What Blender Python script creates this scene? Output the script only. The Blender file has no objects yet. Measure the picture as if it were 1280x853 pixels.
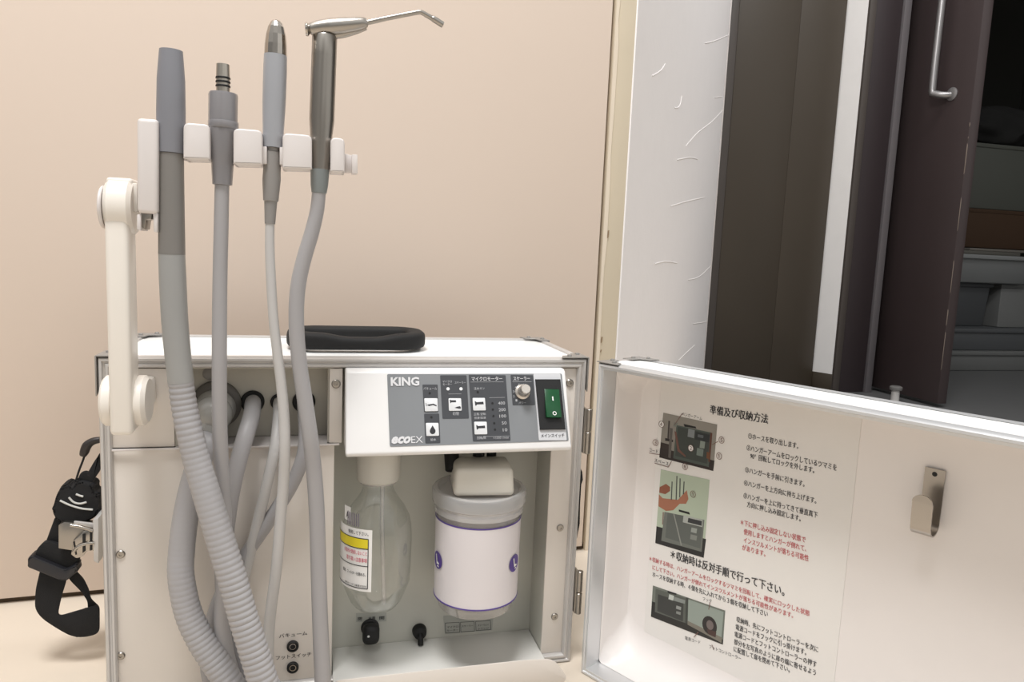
import bpy, bmesh, math, random
from mathutils import Vector as V, Matrix, Quaternion
random.seed(4)
sc = bpy.context.scene
COL = sc.collection
# ------------------------------------------------------------------ camera
FPX, CAM = 917.95, V((0.18182, -0.69527, 0.43807))
YAW, PITCH, ROLL = 0.26352, 0.12491, 0.04312
def cam_axes():
    cy, sy = math.cos(YAW), math.sin(YAW)
    f = V((sy*math.cos(PITCH), cy*math.cos(PITCH), -math.sin(PITCH)))
    r = V((cy, -sy, 0)); u = r.cross(f)
    return math.cos(ROLL)*r + math.sin(ROLL)*u, -math.sin(ROLL)*r + math.cos(ROLL)*u, f
CR, CU, CF = cam_axes()
cd = bpy.data.cameras.new('camera'); co = bpy.data.objects.new('camera', cd); COL.objects.link(co)
cd.sensor_width = 36; cd.lens = FPX/1280*36; cd.clip_start = .01
co.matrix_world = Matrix.Translation(CAM) @ Matrix((CR, CU, -CF)).transposed().to_4x4()
sc.camera = co
# measuring: where the sight line of a photo pixel meets a real plane of the place
def ray(px, py): return CF + CR*((px-640)/FPX) - CU*((py-426.5)/FPX)
def at(px, py, y=None, x=None, z=None):
    d = ray(px, py)
    if y is not None: t = (y-CAM.y)/d.y
    elif x is not None: t = (x-CAM.x)/d.x
    else: t = (z-CAM.z)/d.z
    return CAM + d*t
def on_plane(px, py, P, N):
    d = ray(px, py); return CAM + d*((P-CAM).dot(N)/d.dot(N))
def mpp(P): return (P-CAM).dot(CF)/FPX      # metres per pixel at a point
# ------------------------------------------------------------------ materials
def lin(c):
    def f(v):
        v /= 255
        return v/12.92 if v <= .04045 else ((v+.055)/1.055)**2.4
    return (f(c[0]), f(c[1]), f(c[2]), 1)
MATS = {}
def mat(name, c, rough=.5, metal=0, bump=0, bscale=200, var=.03, vscale=20, spec=.5, aniso=None, coat=0):
    if name in MATS: return MATS[name]
    m = bpy.data.materials.new(name); m.use_nodes = True; nt = m.node_tree; b = nt.nodes['Principled BSDF']
    col = lin(c) if max(c) > 1.01 else (*c, 1)
    tc = nt.nodes.new('ShaderNodeTexCoord'); n = nt.nodes.new('ShaderNodeTexNoise')
    n.inputs['Scale'].default_value = vscale; n.inputs['Detail'].default_value = 3
    nt.links.new(tc.outputs['Object'], n.inputs['Vector'])
    mx = nt.nodes.new('ShaderNodeMix'); mx.data_type = 'RGBA'
    mx.inputs[6].default_value = tuple(min(1, v*(1-var)) for v in col[:3]) + (1,)
    mx.inputs[7].default_value = tuple(min(1, v*(1+var)) for v in col[:3]) + (1,)
    nt.links.new(n.outputs['Fac'], mx.inputs[0]); nt.links.new(mx.outputs[2], b.inputs['Base Color'])
    b.inputs['Roughness'].default_value = rough; b.inputs['Metallic'].default_value = metal
    b.inputs['Specular IOR Level'].default_value = spec
    b.inputs['Coat Weight'].default_value = coat
    if bump:
        n2 = nt.nodes.new('ShaderNodeTexNoise'); n2.inputs['Scale'].default_value = bscale; n2.inputs['Detail'].default_value = 2
        nt.links.new(tc.outputs['Object'], n2.inputs['Vector'])
        bp = nt.nodes.new('ShaderNodeBump'); bp.inputs['Strength'].default_value = bump; bp.inputs['Distance'].default_value = .001
        nt.links.new(n2.outputs['Fac'], bp.inputs['Height']); nt.links.new(bp.outputs['Normal'], b.inputs['Normal'])
    MATS[name] = m
    return m
def clear_mat(name, tint, base, k=.75, rough=.05):
    m = bpy.data.materials.new(name); m.use_nodes = True; nt = m.node_tree
    for n in list(nt.nodes): nt.nodes.remove(n)
    o = nt.nodes.new('ShaderNodeOutputMaterial'); a = nt.nodes.new('ShaderNodeMixShader'); g = nt.nodes.new('ShaderNodeMixShader')
    t = nt.nodes.new('ShaderNodeBsdfTransparent'); t.inputs[0].default_value = (*tint, 1)
    d = nt.nodes.new('ShaderNodeBsdfDiffuse'); d.inputs[0].default_value = (.85, .85, .84, 1)
    s = nt.nodes.new('ShaderNodeBsdfGlossy'); s.inputs['Roughness'].default_value = rough
    lw = nt.nodes.new('ShaderNodeLayerWeight'); lw.inputs[0].default_value = .22
    mul = nt.nodes.new('ShaderNodeMath'); mul.operation = 'MULTIPLY_ADD'; mul.inputs[1].default_value = k; mul.inputs[2].default_value = .05
    nt.links.new(lw.outputs['Facing'], mul.inputs[0])
    a.inputs[0].default_value = base
    nt.links.new(t.outputs[0], a.inputs[1]); nt.links.new(d.outputs[0], a.inputs[2])
    nt.links.new(mul.outputs[0], g.inputs[0]); nt.links.new(a.outputs[0], g.inputs[1]); nt.links.new(s.outputs[0], g.inputs[2])
    nt.links.new(g.outputs[0], o.inputs[0])
    return m
def print_mat():
    m = bpy.data.materials.new('printed_ink'); m.use_nodes = True; nt = m.node_tree; b = nt.nodes['Principled BSDF']
    v = nt.nodes.new('ShaderNodeVertexColor'); v.layer_name = 'ink'
    nt.links.new(v.outputs[0], b.inputs['Base Color']); b.inputs['Roughness'].default_value = .45
    return m
WHITE = mat('white_painted_metal', (226, 225, 220), .42, bump=.05, bscale=900)
PANEL = mat('warm_white_panel', (222, 215, 207), .45, bump=.05, bscale=900)
BAY = mat('pale_grey_paint', (201, 200, 191), .45)
TOPW = mat('gloss_white_laminate', (240, 240, 238), .35)
CREAM = mat('cream_white_plastic', (228, 222, 213), .35)
WPL = mat('white_plastic', (214, 208, 205), .3)
CPW = mat('bright_white_plastic', (232, 231, 230), .35)
ALU = mat('brushed_aluminium', (196, 193, 190), .36, metal=.25, var=.06, vscale=60)
ALUL = mat('light_aluminium', (214, 215, 216), .38, metal=.6, var=.04)
STEEL = mat('polished_steel', (176, 170, 162), .2, metal=1)
STEELB = mat('brushed_steel', (164, 159, 152), .32, metal=1)
DSTEEL = mat('dark_steel', (150, 145, 138), .3, metal=.85)
GHOSE = mat('grey_hose_rubber', (158, 156, 157), .42, var=.03)
GHOSE2 = mat('light_grey_hose_rubber', (186, 184, 182), .4)
GHAND = mat('slate_grey_plastic', (126, 127, 133), .45)
GHAND2 = mat('translucent_grey_plastic', (128, 126, 128), .28, coat=.3)
GBODY = mat('blue_grey_anodised', (162, 164, 169), .36, metal=.15)
GSOFT = mat('mid_grey_rubber', (138, 135, 132), .45)
BLACK = mat('black_plastic', (15, 15, 16), .5)
BRUB = mat('black_rubber', (12, 12, 12), .6)
WEB = mat('black_webbing', (14, 14, 16), .8, bump=.5, bscale=1500)
REFL = mat('reflective_thread', (200, 200, 196), .4)
FASC = mat('grey_fascia', (126, 129, 132), .42)
DGREY = mat('dark_grey_fascia', (62, 64, 68), .42)
LPLATE = mat('light_grey_plate', (205, 206, 209), .35)
BTN = mat('white_button', (222, 224, 226), .35)
INKW = mat('pale_ink', (214, 214, 216), .5)
INKG = mat('grey_ink', (150, 150, 152), .5)
INKD = mat('dark_ink', (40, 40, 44), .5)
INKR = mat('red_ink', (190, 84, 88), .5)
GREEN = mat('green_switch_plastic', (5, 72, 36), .3)
PAPER = mat('laminated_paper', (229, 226, 222), .35)
LWHITE = mat('label_white', (236, 235, 233), .4)
YEL = mat('label_yellow', (226, 208, 40), .45)
PURP = mat('label_purple', (84, 64, 140), .45)
BEIGE = mat('beige_door_laminate', (217, 201, 187), .5, var=.012, vscale=3)
TRIMB = mat('beige_jamb', (206, 194, 172), .5)
CAULK = mat('pale_caulk', (218, 205, 186), .6)
DGAP = mat('dark_gap', (70, 56, 40), .8)
FLOOR = mat('cream_vinyl_floor', (218, 206, 190), .4, var=.04, vscale=9)
HFLOOR = mat('dark_grey_floor', (92, 92, 92), .5, var=.05)
WALLP = mat('white_wallpaper', (236, 232, 231), .75, bump=.35, bscale=90, var=.02)
CREASE = mat('wallpaper_crease', (236, 232, 230), .75)
DBROWN = mat('dark_brown_panel', (62, 54, 44), .45, var=.08, vscale=4)
DFRAME = mat('dark_plum_frame', (48, 40, 42), .5)
DFRAME2 = mat('dark_olive_frame', (72, 66, 62), .5)
GFRAME = mat('grey_frame', (98, 94, 96), .45)
LEAF = mat('dark_leaf_laminate', (60, 50, 50), .42, var=.06, vscale=5)
CHIP = mat('bare_chipped_edge', (120, 108, 98), .7)
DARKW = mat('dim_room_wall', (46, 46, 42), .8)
PBOX = mat('dimmed_pale_plastic', (98, 99, 98), .5)  # storage colours darkened to carry the gloom of the room
PBOX2 = mat('dimmed_grey_plastic', (74, 76, 78), .5)
BBOX = mat('dimmed_brown_cardboard', (60, 40, 22), .8)
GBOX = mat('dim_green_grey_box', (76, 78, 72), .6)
INK = print_mat()
CLEAR = clear_mat('clear_bottle_plastic', (.97, .98, .97), .03, .55, .05)
FROST = clear_mat('frosted_lid_plastic', (.93, .91, .91), .34, .45, .15)
CLEARJ = clear_mat('clear_jar_plastic', (.93, .91, .91), .2, .6, .08)
# ------------------------------------------------------------------ objects
ORG = {}
def obj(name, bm, m, parent=None, smooth=True, kind=None, label=None):
    bmesh.ops.recalc_face_normals(bm, faces=bm.faces)
    me = bpy.data.meshes.new(name); off = ORG.get(parent.name, V()) if parent else V()
    bmesh.ops.translate(bm, verts=bm.verts, vec=-off)
    bm.to_mesh(me); bm.free()
    me.materials.append(m)
    if smooth:
        for p in me.polygons: p.use_smooth = True
        try: me.set_sharp_from_angle(angle=math.radians(38))
        except Exception: pass
    o = bpy.data.objects.new(name, me); COL.objects.link(o)
    if parent: o.parent = parent; ORG[o.name] = off
    if kind: o['kind'] = kind
    if label: o['label'] = label
    return o
def thing(name, label, cat, loc, group=None):
    o = bpy.data.objects.new(name, None); COL.objects.link(o); o.location = loc; o.empty_display_size = .02
    ORG[o.name] = V(loc); o['label'] = label; o['category'] = cat
    if group: o['group'] = group
    return o
def tag(o, label, cat, group=None):
    o['label'] = label; o['category'] = cat
    if group: o['group'] = group
    return o
def B(): return bmesh.new()
def merge(bm, tmp):
    me = bpy.data.meshes.new('t'); tmp.to_mesh(me); tmp.free(); bm.from_mesh(me); bpy.data.meshes.remove(me)
def box(bm, lo, hi, bev=0, M=None, seg=2):
    t = B(); bmesh.ops.create_cube(t, size=1)
    lo, hi = V(lo), V(hi)
    for v in t.verts: v.co = V([(lo[i]+hi[i])/2 + v.co[i]*(hi[i]-lo[i]) for i in range(3)])
    if bev: bmesh.ops.bevel(t, geom=t.edges[:], offset=bev, segments=seg, profile=.5, affect='EDGES')
    if M: bmesh.ops.transform(t, matrix=M, verts=t.verts)
    merge(bm, t)
def basis(ax):
    ax = V(ax).normalized(); h = V((0, 0, 1)) if abs(ax.z) < .9 else V((0, 1, 0))
    a = ax.cross(h).normalized(); return ax, a, ax.cross(a)
def lathe(bm, O, ax, prof, seg=32, caps=True):
    O = V(O); ax, a, b = basis(ax); rings = []
    for t, r in prof:
        rings.append([bm.verts.new(O + ax*t + (a*math.cos(2*math.pi*k/seg) + b*math.sin(2*math.pi*k/seg))*max(r, 1e-5)) for k in range(seg)])
    for i in range(len(rings)-1):
        for k in range(seg): bm.faces.new((rings[i][k], rings[i][(k+1) % seg], rings[i+1][(k+1) % seg], rings[i+1][k]))
    if caps: bm.faces.new(rings[0][::-1]); bm.faces.new(rings[-1])
def cyl(bm, p, q, r, r2=None, seg=28, bev=0):
    p, q = V(p), V(q); L = (q-p).length; r2 = r if r2 is None else r2
    pr = [(0, r), (L, r2)] if not bev else [(0, r-bev), (bev, r), (L-bev, r2), (L, r2-bev)]
    lathe(bm, p, q-p, pr, seg)
def catmull(P, n):
    out = []
    for i in range(len(P)-1):
        p0, p1, p2, p3 = P[max(i-1, 0)], P[i], P[i+1], P[min(i+2, len(P)-1)]
        for k in range(n):
            t = k/n
            out.append(.5*((2*p1) + (p2-p0)*t + (2*p0-5*p1+4*p2-p3)*t*t + (3*p1-p0-3*p2+p3)*t**3))
    out.append(P[-1]); return out
def tube(bm, pts, rad, seg=20, n=10, rib=None, amps=None, spacing=None, flat=1.0, square=False, closed=False):
    """swept tube through the points (radius per point); rib=(pitch, depth, s0, s1) ribs it"""
    Q = [V((*p, r)) if False else (V(p), r) for p, r in zip(pts, rad if hasattr(rad, '__len__') else [rad]*len(pts))]
    P = [q[0] for q in Q]; Rr = [q[1] for q in Q]
    C = catmull(P, n)
    RR = []
    for i in range(len(P)-1):
        for k in range(n): RR.append(Rr[i] + (Rr[i+1]-Rr[i])*k/n)
    RR.append(Rr[-1]); AA = None
    if amps: AA = [amps[i]+(amps[i+1]-amps[i])*k/n for i in range(len(P)-1) for k in range(n)]+[amps[-1]]
    # arc length resample
    S = [0]
    for i in range(1, len(C)): S.append(S[-1] + (C[i]-C[i-1]).length)
    L = S[-1]; sp = spacing or (L/(len(C)-1)); N = max(2, int(L/sp)); pts2, r2, s2 = [], [], []
    j = 0
    for k in range(N+1):
        s = L*k/N
        while j < len(S)-2 and S[j+1] < s: j += 1
        t = (s-S[j])/max(1e-9, S[j+1]-S[j]); t = min(max(t, 0), 1)
        pts2.append(C[j].lerp(C[j+1], t)); r = RR[j]+(RR[j+1]-RR[j])*t
        if rib: r *= 1 + rib[1]*AA[j]*(abs(math.sin(math.pi*s/rib[0]))*2-1)
        r2.append(r); s2.append(s)
    T = [(pts2[min(i+1, N)]-pts2[max(i-1, 0)]).normalized() for i in range(N+1)]
    _, a, b = basis(T[0]); rings = []
    for i in range(N+1):
        if i: q = T[i-1].rotation_difference(T[i]); a = q @ a
        b = T[i].cross(a).normalized(); a = b.cross(T[i]).normalized()
        ring = []
        for k in range(seg):
            c, s = math.cos(2*math.pi*k/seg), math.sin(2*math.pi*k/seg)
            ring.append(bm.verts.new(pts2[i] + (a*c*flat + b*s)*r2[i]))
        rings.append(ring)
    for i in range(N):
        for k in range(seg): bm.faces.new((rings[i][k], rings[i][(k+1) % seg], rings[i+1][(k+1) % seg], rings[i+1][k]))
    bm.faces.new(rings[0][::-1]); bm.faces.new(rings[-1])
def prism(bm, pts, off, bev=0, seg=2):
    t = B(); off = V(off)
    a = [t.verts.new(V(p)) for p in pts]; b = [t.verts.new(V(p)+off) for p in pts]; n = len(a)
    t.faces.new(a); t.faces.new(b[::-1])
    for i in range(n): t.faces.new((a[i], b[i], b[(i+1) % n], a[(i+1) % n]))
    bmesh.ops.recalc_face_normals(t, faces=t.faces)
    if bev: bmesh.ops.bevel(t, geom=t.edges[:], offset=bev, segments=seg, profile=.5, affect='EDGES')
    merge(bm, t)
def rrect(w0, h0, w1, h1, r, n=5):
    out = []
    for cx, cy, a0 in ((w1-r, h1-r, 0), (w0+r, h1-r, 90), (w0+r, h0+r, 180), (w1-r, h0+r, 270)):
        for k in range(n+1):
            a = math.radians(a0+90*k/n); out.append((cx+r*math.cos(a), cy+r*math.sin(a)))
    return out
def quad_round(c, r, n=4):
    """round the corners of a polygon given in 2D"""
    out = []; m = len(c)
    for i in range(m):
        p, a, b = V(c[i]), V(c[i-1]), V(c[(i+1) % m])
        e1, e2 = (a-p), (b-p); s = p+e1.normalized()*min(r, e1.length/2); e = p+e2.normalized()*min(r, e2.length/2)
        for k in range(n+1):
            t = k/n; out.append((s*(1-t)**2+p*2*t*(1-t)+e*t*t))
    return out
def pip(bm, f, pts, n0, n1, bev=0):
    """plate on a surface frame f(u,v,n), from height n0 to n1"""
    a = [f(p[0], p[1], n0) for p in pts]; off = f(pts[0][0], pts[0][1], n1)-a[0]
    prism(bm, a, off, bev)
def screw(bm, P, N, r=.0035):
    N = V(N).normalized()
    lathe(bm, P, N, [(0, r), (.0008, r), (.0016, r*.8), (.0017, r*.35), (.0009, r*.3)], 20)
# text: the built-in font, outlines turned into mesh and laid on a surface
def text_mesh(s, bold=0, shear=0):
    cu = bpy.data.curves.new('t', 'FONT'); cu.body = s; cu.size = 1; cu.offset = bold; cu.shear = shear; cu.resolution_u = 2
    o = bpy.data.objects.new('t', cu); COL.objects.link(o)
    dg = bpy.context.evaluated_depsgraph_get(); dg.update()
    me = bpy.data.meshes.new_from_object(o.evaluated_get(dg))
    bpy.data.objects.remove(o); bpy.data.curves.remove(cu)
    return me
def text(bm, s, f, u0, v0, u1, v1, h, n=.0003, bold=0, shear=0, fitv=True):
    """lettering whose baseline runs (u0,v0)-(u1,v1) on frame f and whose height is h"""
    if bold and any(ord(c) > 255 for c in s):
        e = V((u1-u0, v1-v0)).normalized()*h*bold*2.2
        text(bm, s, f, u0, v0, u1, v1, h, n, 0, shear, fitv); u0 += e.x; u1 += e.x; n += .00002; bold = 0
    me = text_mesh(s, bold, shear)
    if not me.vertices: return
    xs = [v.co.x for v in me.vertices]; ys = [v.co.y for v in me.vertices]
    x0, x1 = min(xs), max(xs); y0, y1 = (min(ys), max(ys)) if fitv else (-.05, .8)
    d = V((u1-u0, v1-v0)); L = d.length; e = d/L; g = V((-e.y, e.x))
    vs = []
    for v in me.vertices:
        p = V((u0, v0)) + e*((v.co.x-x0)/(x1-x0)*L) + g*((v.co.y-y0)/(y1-y0)*h)
        vs.append(bm.verts.new(f(p.x, p.y, n)))
    for p in me.polygons:
        try: bm.faces.new([vs[i] for i in p.vertices])
        except ValueError: pass
    bpy.data.meshes.remove(me)
class Print:
    """flat printed picture: coloured polygons as one mesh"""
    def __init__(s): s.bm = B(); s.l = s.bm.loops.layers.float_color.new('ink'); s.k = 0
    def poly(s, f, pts, c, n=None):
        s.k += 1; nn = (n if n is not None else .0002+.000012*s.k)
        fa = s.bm.faces.new([s.bm.verts.new(f(p[0], p[1], nn)) for p in pts])
        for l in fa.loops: l[s.l] = lin(c)
    def done(s, name, parent, label=None):
        bm = s.bm; me = bpy.data.meshes.new(name); off = ORG.get(parent.name, V())
        bmesh.ops.translate(bm, verts=bm.verts, vec=-off); bm.to_mesh(me); bm.free(); me.materials.append(INK)
        o = bpy.data.objects.new(name, me); COL.objects.link(o); o.parent = parent; ORG[o.name] = off
        if label: o['label'] = label
        return o
def frame_ring(bm, f, w0, h0, w1, h1, prof):
    """mitred profile swept round a rectangle; prof = [(inset, n)]"""
    rings = []
    for i, n in prof:
        rings.append([bm.verts.new(f(*p, n)) for p in ((w0+i, h0+i), (w1-i, h0+i), (w1-i, h1-i), (w0+i, h1-i))])
    m = len(rings)
    for j in range(m):
        a, b = rings[j], rings[(j+1) % m]
        for k in range(4): bm.faces.new((a[k], a[(k+1) % 4], b[(k+1) % 4], b[k]))

# ================================================================== the setting
def wy(x): return .2472 + .0527*x
WU = V((1, .0527, 0)).normalized(); WN = V((.0527, -1, 0)).normalized()     # beige wall: along, and out of it
def wf(u, v, n): return V((0, .2472, 0)) + WU*u + V((0, 0, v)) + WN*n
bm = B(); pip(bm, wf, [(-1.6, .007), (.5655, .007), (.5655, 2.05), (-1.6, 2.05)], -.03, 0, .001)
door = obj('door_1', bm, BEIGE, kind='structure', label='flush beige sliding door behind the white case')
bm = B(); pip(bm, wf, [(-1.6, 0), (.60, 0), (.60, .0075), (-1.6, .0075)], -.035, -.006)
pip(bm, wf, [(.5655, 0), (.5705, 0), (.5705, 2.05), (.5655, 2.05)], -.04, -.015); obj('trim_1', bm, DGAP, kind='structure', smooth=False)
bm = B(); pip(bm, wf, [(.5700, 0), (.602, 0), (.602, 2.1), (.5700, 2.1)], -.05, -.001, .0008); jamb = obj('trim_2', bm, TRIMB, kind='structure')
bm = B(); pts = [(.5706, 0)] + [(.5756+random.uniform(-.0012, .0014), .03*k) for k in range(70)] + [(.5706, 2.07)]
pip(bm, wf, pts, -.001, .0004); obj('trim_3', bm, CAULK, kind='structure', smooth=False)
bm = B()
for (px, py, h) in ((760, 293, .012), (752, 425, .010), (751, 439, .005)):
    P = on_plane(px, py, wf(0, 0, 0), WN); u = (P-wf(0, 0, 0)).dot(WU); v = P.z
    pip(bm, wf, quad_round([(u-.0012, v-h/2), (u+.0005, v-h/2+.002), (u+.0012, v+h/2), (u-.0006, v+h/2-.001)], .001), .0002, .0009)
obj('chipped_paint', bm, mat('chip_brown', (140, 118, 92), .8), jamb, label='dark chips in the pale jamb')
bm = B(); box(bm, (-3, -3, -.05), (2.2, .75, 0)); obj('floor', bm, FLOOR, kind='structure', smooth=False)
bm = B(); box(bm, (.55, .751, -.05), (4.6, 3.4, 0)); box(bm, (2.201, -.5, -.05), (4.6, .75, 0)); obj('floor_hall', bm, HFLOOR, kind='structure', smooth=False)
# white papered wall running back to the dark door casing
A0, A1 = V((.602, .2787, 0)), V((1.418, 1.452, 0)); DU = (A1-A0).normalized(); DN = V((DU.y, -DU.x, 0))
def df(u, v, n): return A0 + DU*u + V((0, 0, v)) + DN*n
DL = (A1-A0).length
bm = B(); pip(bm, df, [(0, 0), (DL, 0), (DL, 2.4), (0, 2.4)], -.05, 0); ww = obj('wall_right', bm, WALLP, kind='structure', smooth=False)
bm = B()
for pl in ([(881, 54), (889, 52.5), (899, 49), (912, 43)], [(846, 200), (862, 197), (872, 199)], [(818, 330), (832, 327), (846, 329)], [(815, 95), (826, 88), (831, 80)], [(866, 405), (880, 403), (888, 399)], [(857, 183), (872, 166), (890, 152), (903, 138)], [(860, 350), (874, 346), (888, 333)], [(848, 451), (857, 442), (868, 432)],
           [(838, 258), (858, 252), (880, 247)], [(843, 135), (849, 133), (852, 120)], [(893, 122), (902, 121)]):
    tube(bm, [on_plane(x, y, A0, DN) for x, y in pl], .0013, seg=6, n=5)
obj('wallpaper_crease', bm, CREASE, ww, label='raised creases of the white wallpaper')
bm = B(); pip(bm, df, [(DL-.012, 0), (DL, 0), (DL, 2.4), (DL-.012, 2.4)], 0, .003, .001); obj('trim_4', bm, WPL, kind='structure')
# dark casing, panel, white reveal
bm = B(); box(bm, (1.421, 1.452, 0), (1.4485, 1.50, 2.3), .002); obj('trim_5', bm, DFRAME2, kind='structure')
bm = B(); box(bm, (1.4505, 1.456, 0), (1.672, 1.50, 2.3), .002); box(bm, (1.6725, 1.457, 0), (1.842, 1.50, 2.3), .002); door2 = obj('door_2', bm, DBROWN, kind='structure', label='dark brown panelled door, closed')
bm = B(); prism(bm, [(1.8425, 1.47, .062), (1.876, 1.402, .062), (1.90, 1.40, .062), (1.86, 1.50, .062)], (0, 0, 2.24)); obj('wall_hall', bm, mat('white_reveal', (226, 224, 222), .6), kind='structure', smooth=False)
bm = B(); prism(bm, [(1.8415, 1.469, 0), (1.877, 1.400, 0), (1.90, 1.40, 0), (1.86, 1.50, 0)], (0, 0, .0615), .001); obj('baseboard_hall', bm, DBROWN, kind='structure')
bm = B(); box(bm, (1.8775, 1.392, 0), (1.902, 1.47, 2.3), .001); obj('trim_6', bm, DFRAME2, kind='structure')
bm = B(); box(bm, (1.9025, 1.397, 0), (2.005, 1.47, 2.3), .002); obj('trim_7', bm, DFRAME, kind='structure')
bm = B(); box(bm, (2.006, 1.388, 0), (2.032, 1.45, 2.3), .002); obj('trim_8', bm, GFRAME, kind='structure')
# folding leaf
bm = B(); box(bm, (2.070, 1.148, .012), (2.105, 1.446, 2.2), .002); leaf = obj('door_3', bm, LEAF, kind='structure', label='dark folding door leaf standing open')
bm = B(); P = at(1165, 118, x=2.035); y0 = P.y; zb = P.z
tube(bm, [(2.074, y0-.04, zb-.005), (2.05, y0-.028, zb-.006), (2.036, y0-.006, zb+.004), (2.034, y0, zb+.03), (2.034, y0, zb+.30), (2.034, y0, zb+.55), (2.05, y0-.02, zb+.58), (2.072, y0-.03, zb+.58)], .0105, seg=16, n=8)
lathe(bm, (2.0695, y0-.043, zb-.004), (-1, 0, 0), [(0, .02), (.003, .02), (.006, .014)], 24)
obj('door_handle', bm, mat('dull_nickel', (150, 148, 148), .35, metal=.7), leaf, label='dull metal bar handle')
bm = B()
for (z, h, w) in ((.86, .012, .004), (.825, .006, .003), (.72, .09, .004), (.55, .10, .002), (.36, .10, .0015), (.26, .05, .004), (.12, .12, .0015)):
    box(bm, (2.0688, 1.1475, z), (2.0700, 1.1475+w*.5, z+h), .0003)
    box(bm, (2.0695, 1.1472, z+.004), (2.0708, 1.1480, z+h-.003), .0003)
obj('chipped_edge', bm, CHIP, leaf, label='bare chips along the dark edge')
P = at(1118, 503, z=0)
t = thing('door_stop', 'small grey metal door stop post on the floor before the dark folding door', 'door stop', (P.x, P.y, 0))
bm = B(); lathe(bm, t.location, (0, 0, 1), [(0, .020), (.003, .020), (.005, .013), (.04, .012)], 24); obj('post', bm, ALU, t)
bm = B(); lathe(bm, V(t.location)+V((0, 0, .0402)), (0, 0, 1), [(0, .018), (.004, .0195), (.010, .019), (.013, .014)], 24); obj('rubber_cap', bm, mat('grey_rubber_cap', (110, 108, 106), .5), t)
# dim room beyond: part of its dimness is put into low base colours
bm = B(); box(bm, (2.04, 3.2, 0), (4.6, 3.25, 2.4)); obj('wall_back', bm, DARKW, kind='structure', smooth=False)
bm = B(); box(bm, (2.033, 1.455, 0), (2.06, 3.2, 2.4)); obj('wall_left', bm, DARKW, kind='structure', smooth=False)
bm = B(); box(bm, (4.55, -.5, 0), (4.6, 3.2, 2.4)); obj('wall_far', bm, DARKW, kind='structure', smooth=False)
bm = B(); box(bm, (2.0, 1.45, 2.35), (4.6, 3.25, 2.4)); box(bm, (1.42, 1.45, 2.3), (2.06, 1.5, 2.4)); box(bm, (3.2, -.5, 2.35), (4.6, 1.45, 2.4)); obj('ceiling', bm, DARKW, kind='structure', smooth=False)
def crate(name, label, cat, x0, x1, y0, y1, z0, z1, m, taper=0, lip=.008, lid=False, group=None):
    t = thing(name, label, cat, ((x0+x1)/2, (y0+y1)/2, z0), group)
    bm = B(); tt = B(); bmesh.ops.create_cube(tt, size=1)
    for v in tt.verts:
        k = taper if v.co.z < 0 else 0
        v.co = V(((x0+x1)/2 + v.co.x*(x1-x0-2*k), (y0+y1)/2 + v.co.y*(y1-y0-2*k), z0 + (v.co.z+.5)*(z1-z0)))
    bmesh.ops.bevel(tt, geom=tt.edges[:], offset=.006, segments=2, profile=.5, affect='EDGES'); merge(bm, tt)
    obj('body', bm, m, t)
    bm = B(); box(bm, (x0-lip, y0-lip, z1-.014), (x1+lip, y1+lip, z1+.004), .003); obj('rim' if not lid else 'lid', bm, m, t)
    return t
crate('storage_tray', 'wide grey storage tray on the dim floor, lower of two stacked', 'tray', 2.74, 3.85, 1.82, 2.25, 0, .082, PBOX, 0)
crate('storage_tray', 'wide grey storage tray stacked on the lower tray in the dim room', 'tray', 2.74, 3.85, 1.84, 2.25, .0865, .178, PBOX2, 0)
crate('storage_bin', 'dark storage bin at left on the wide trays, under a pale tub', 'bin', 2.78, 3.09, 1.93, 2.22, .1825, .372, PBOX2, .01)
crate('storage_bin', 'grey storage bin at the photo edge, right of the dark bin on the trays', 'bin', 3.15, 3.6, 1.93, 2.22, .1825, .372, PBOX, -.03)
tub = crate('storage_tub', 'pale flared storage tub balanced on the dark bin in the dim room', 'tub', 2.76, 3.27, 1.86, 2.2, .3765, .495, mat('dimmed_paler_plastic', (128, 130, 130), .5), .035)
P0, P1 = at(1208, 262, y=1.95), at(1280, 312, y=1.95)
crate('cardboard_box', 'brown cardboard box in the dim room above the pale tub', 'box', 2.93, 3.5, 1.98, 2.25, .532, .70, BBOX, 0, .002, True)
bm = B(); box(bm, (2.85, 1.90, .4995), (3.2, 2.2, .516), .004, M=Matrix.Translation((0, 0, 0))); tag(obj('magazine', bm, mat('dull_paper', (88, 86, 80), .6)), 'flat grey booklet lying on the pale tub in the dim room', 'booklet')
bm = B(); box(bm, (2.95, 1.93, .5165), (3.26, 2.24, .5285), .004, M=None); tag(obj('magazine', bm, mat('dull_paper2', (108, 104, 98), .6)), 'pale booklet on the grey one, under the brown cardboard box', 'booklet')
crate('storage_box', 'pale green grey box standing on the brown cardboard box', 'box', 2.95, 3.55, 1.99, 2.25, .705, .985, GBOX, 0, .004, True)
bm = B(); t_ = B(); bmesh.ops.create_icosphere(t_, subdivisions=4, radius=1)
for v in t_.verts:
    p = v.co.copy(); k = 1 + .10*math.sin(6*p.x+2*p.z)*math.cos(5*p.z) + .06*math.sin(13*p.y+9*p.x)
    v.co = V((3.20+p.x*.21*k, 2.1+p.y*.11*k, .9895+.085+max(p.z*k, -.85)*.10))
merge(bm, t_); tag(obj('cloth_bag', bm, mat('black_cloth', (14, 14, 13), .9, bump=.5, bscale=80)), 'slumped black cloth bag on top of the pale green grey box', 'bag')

# ================================================================== the case
W, D, H = .45, .16, .330
unit = thing('dental_unit', 'portable white dental unit in an aluminium framed case on the floor, lid open', 'dental unit', (W/2, D/2, 0))
def ff(u, v, n): return V((u, -n, v))            # front frame, n towards the viewer
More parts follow.
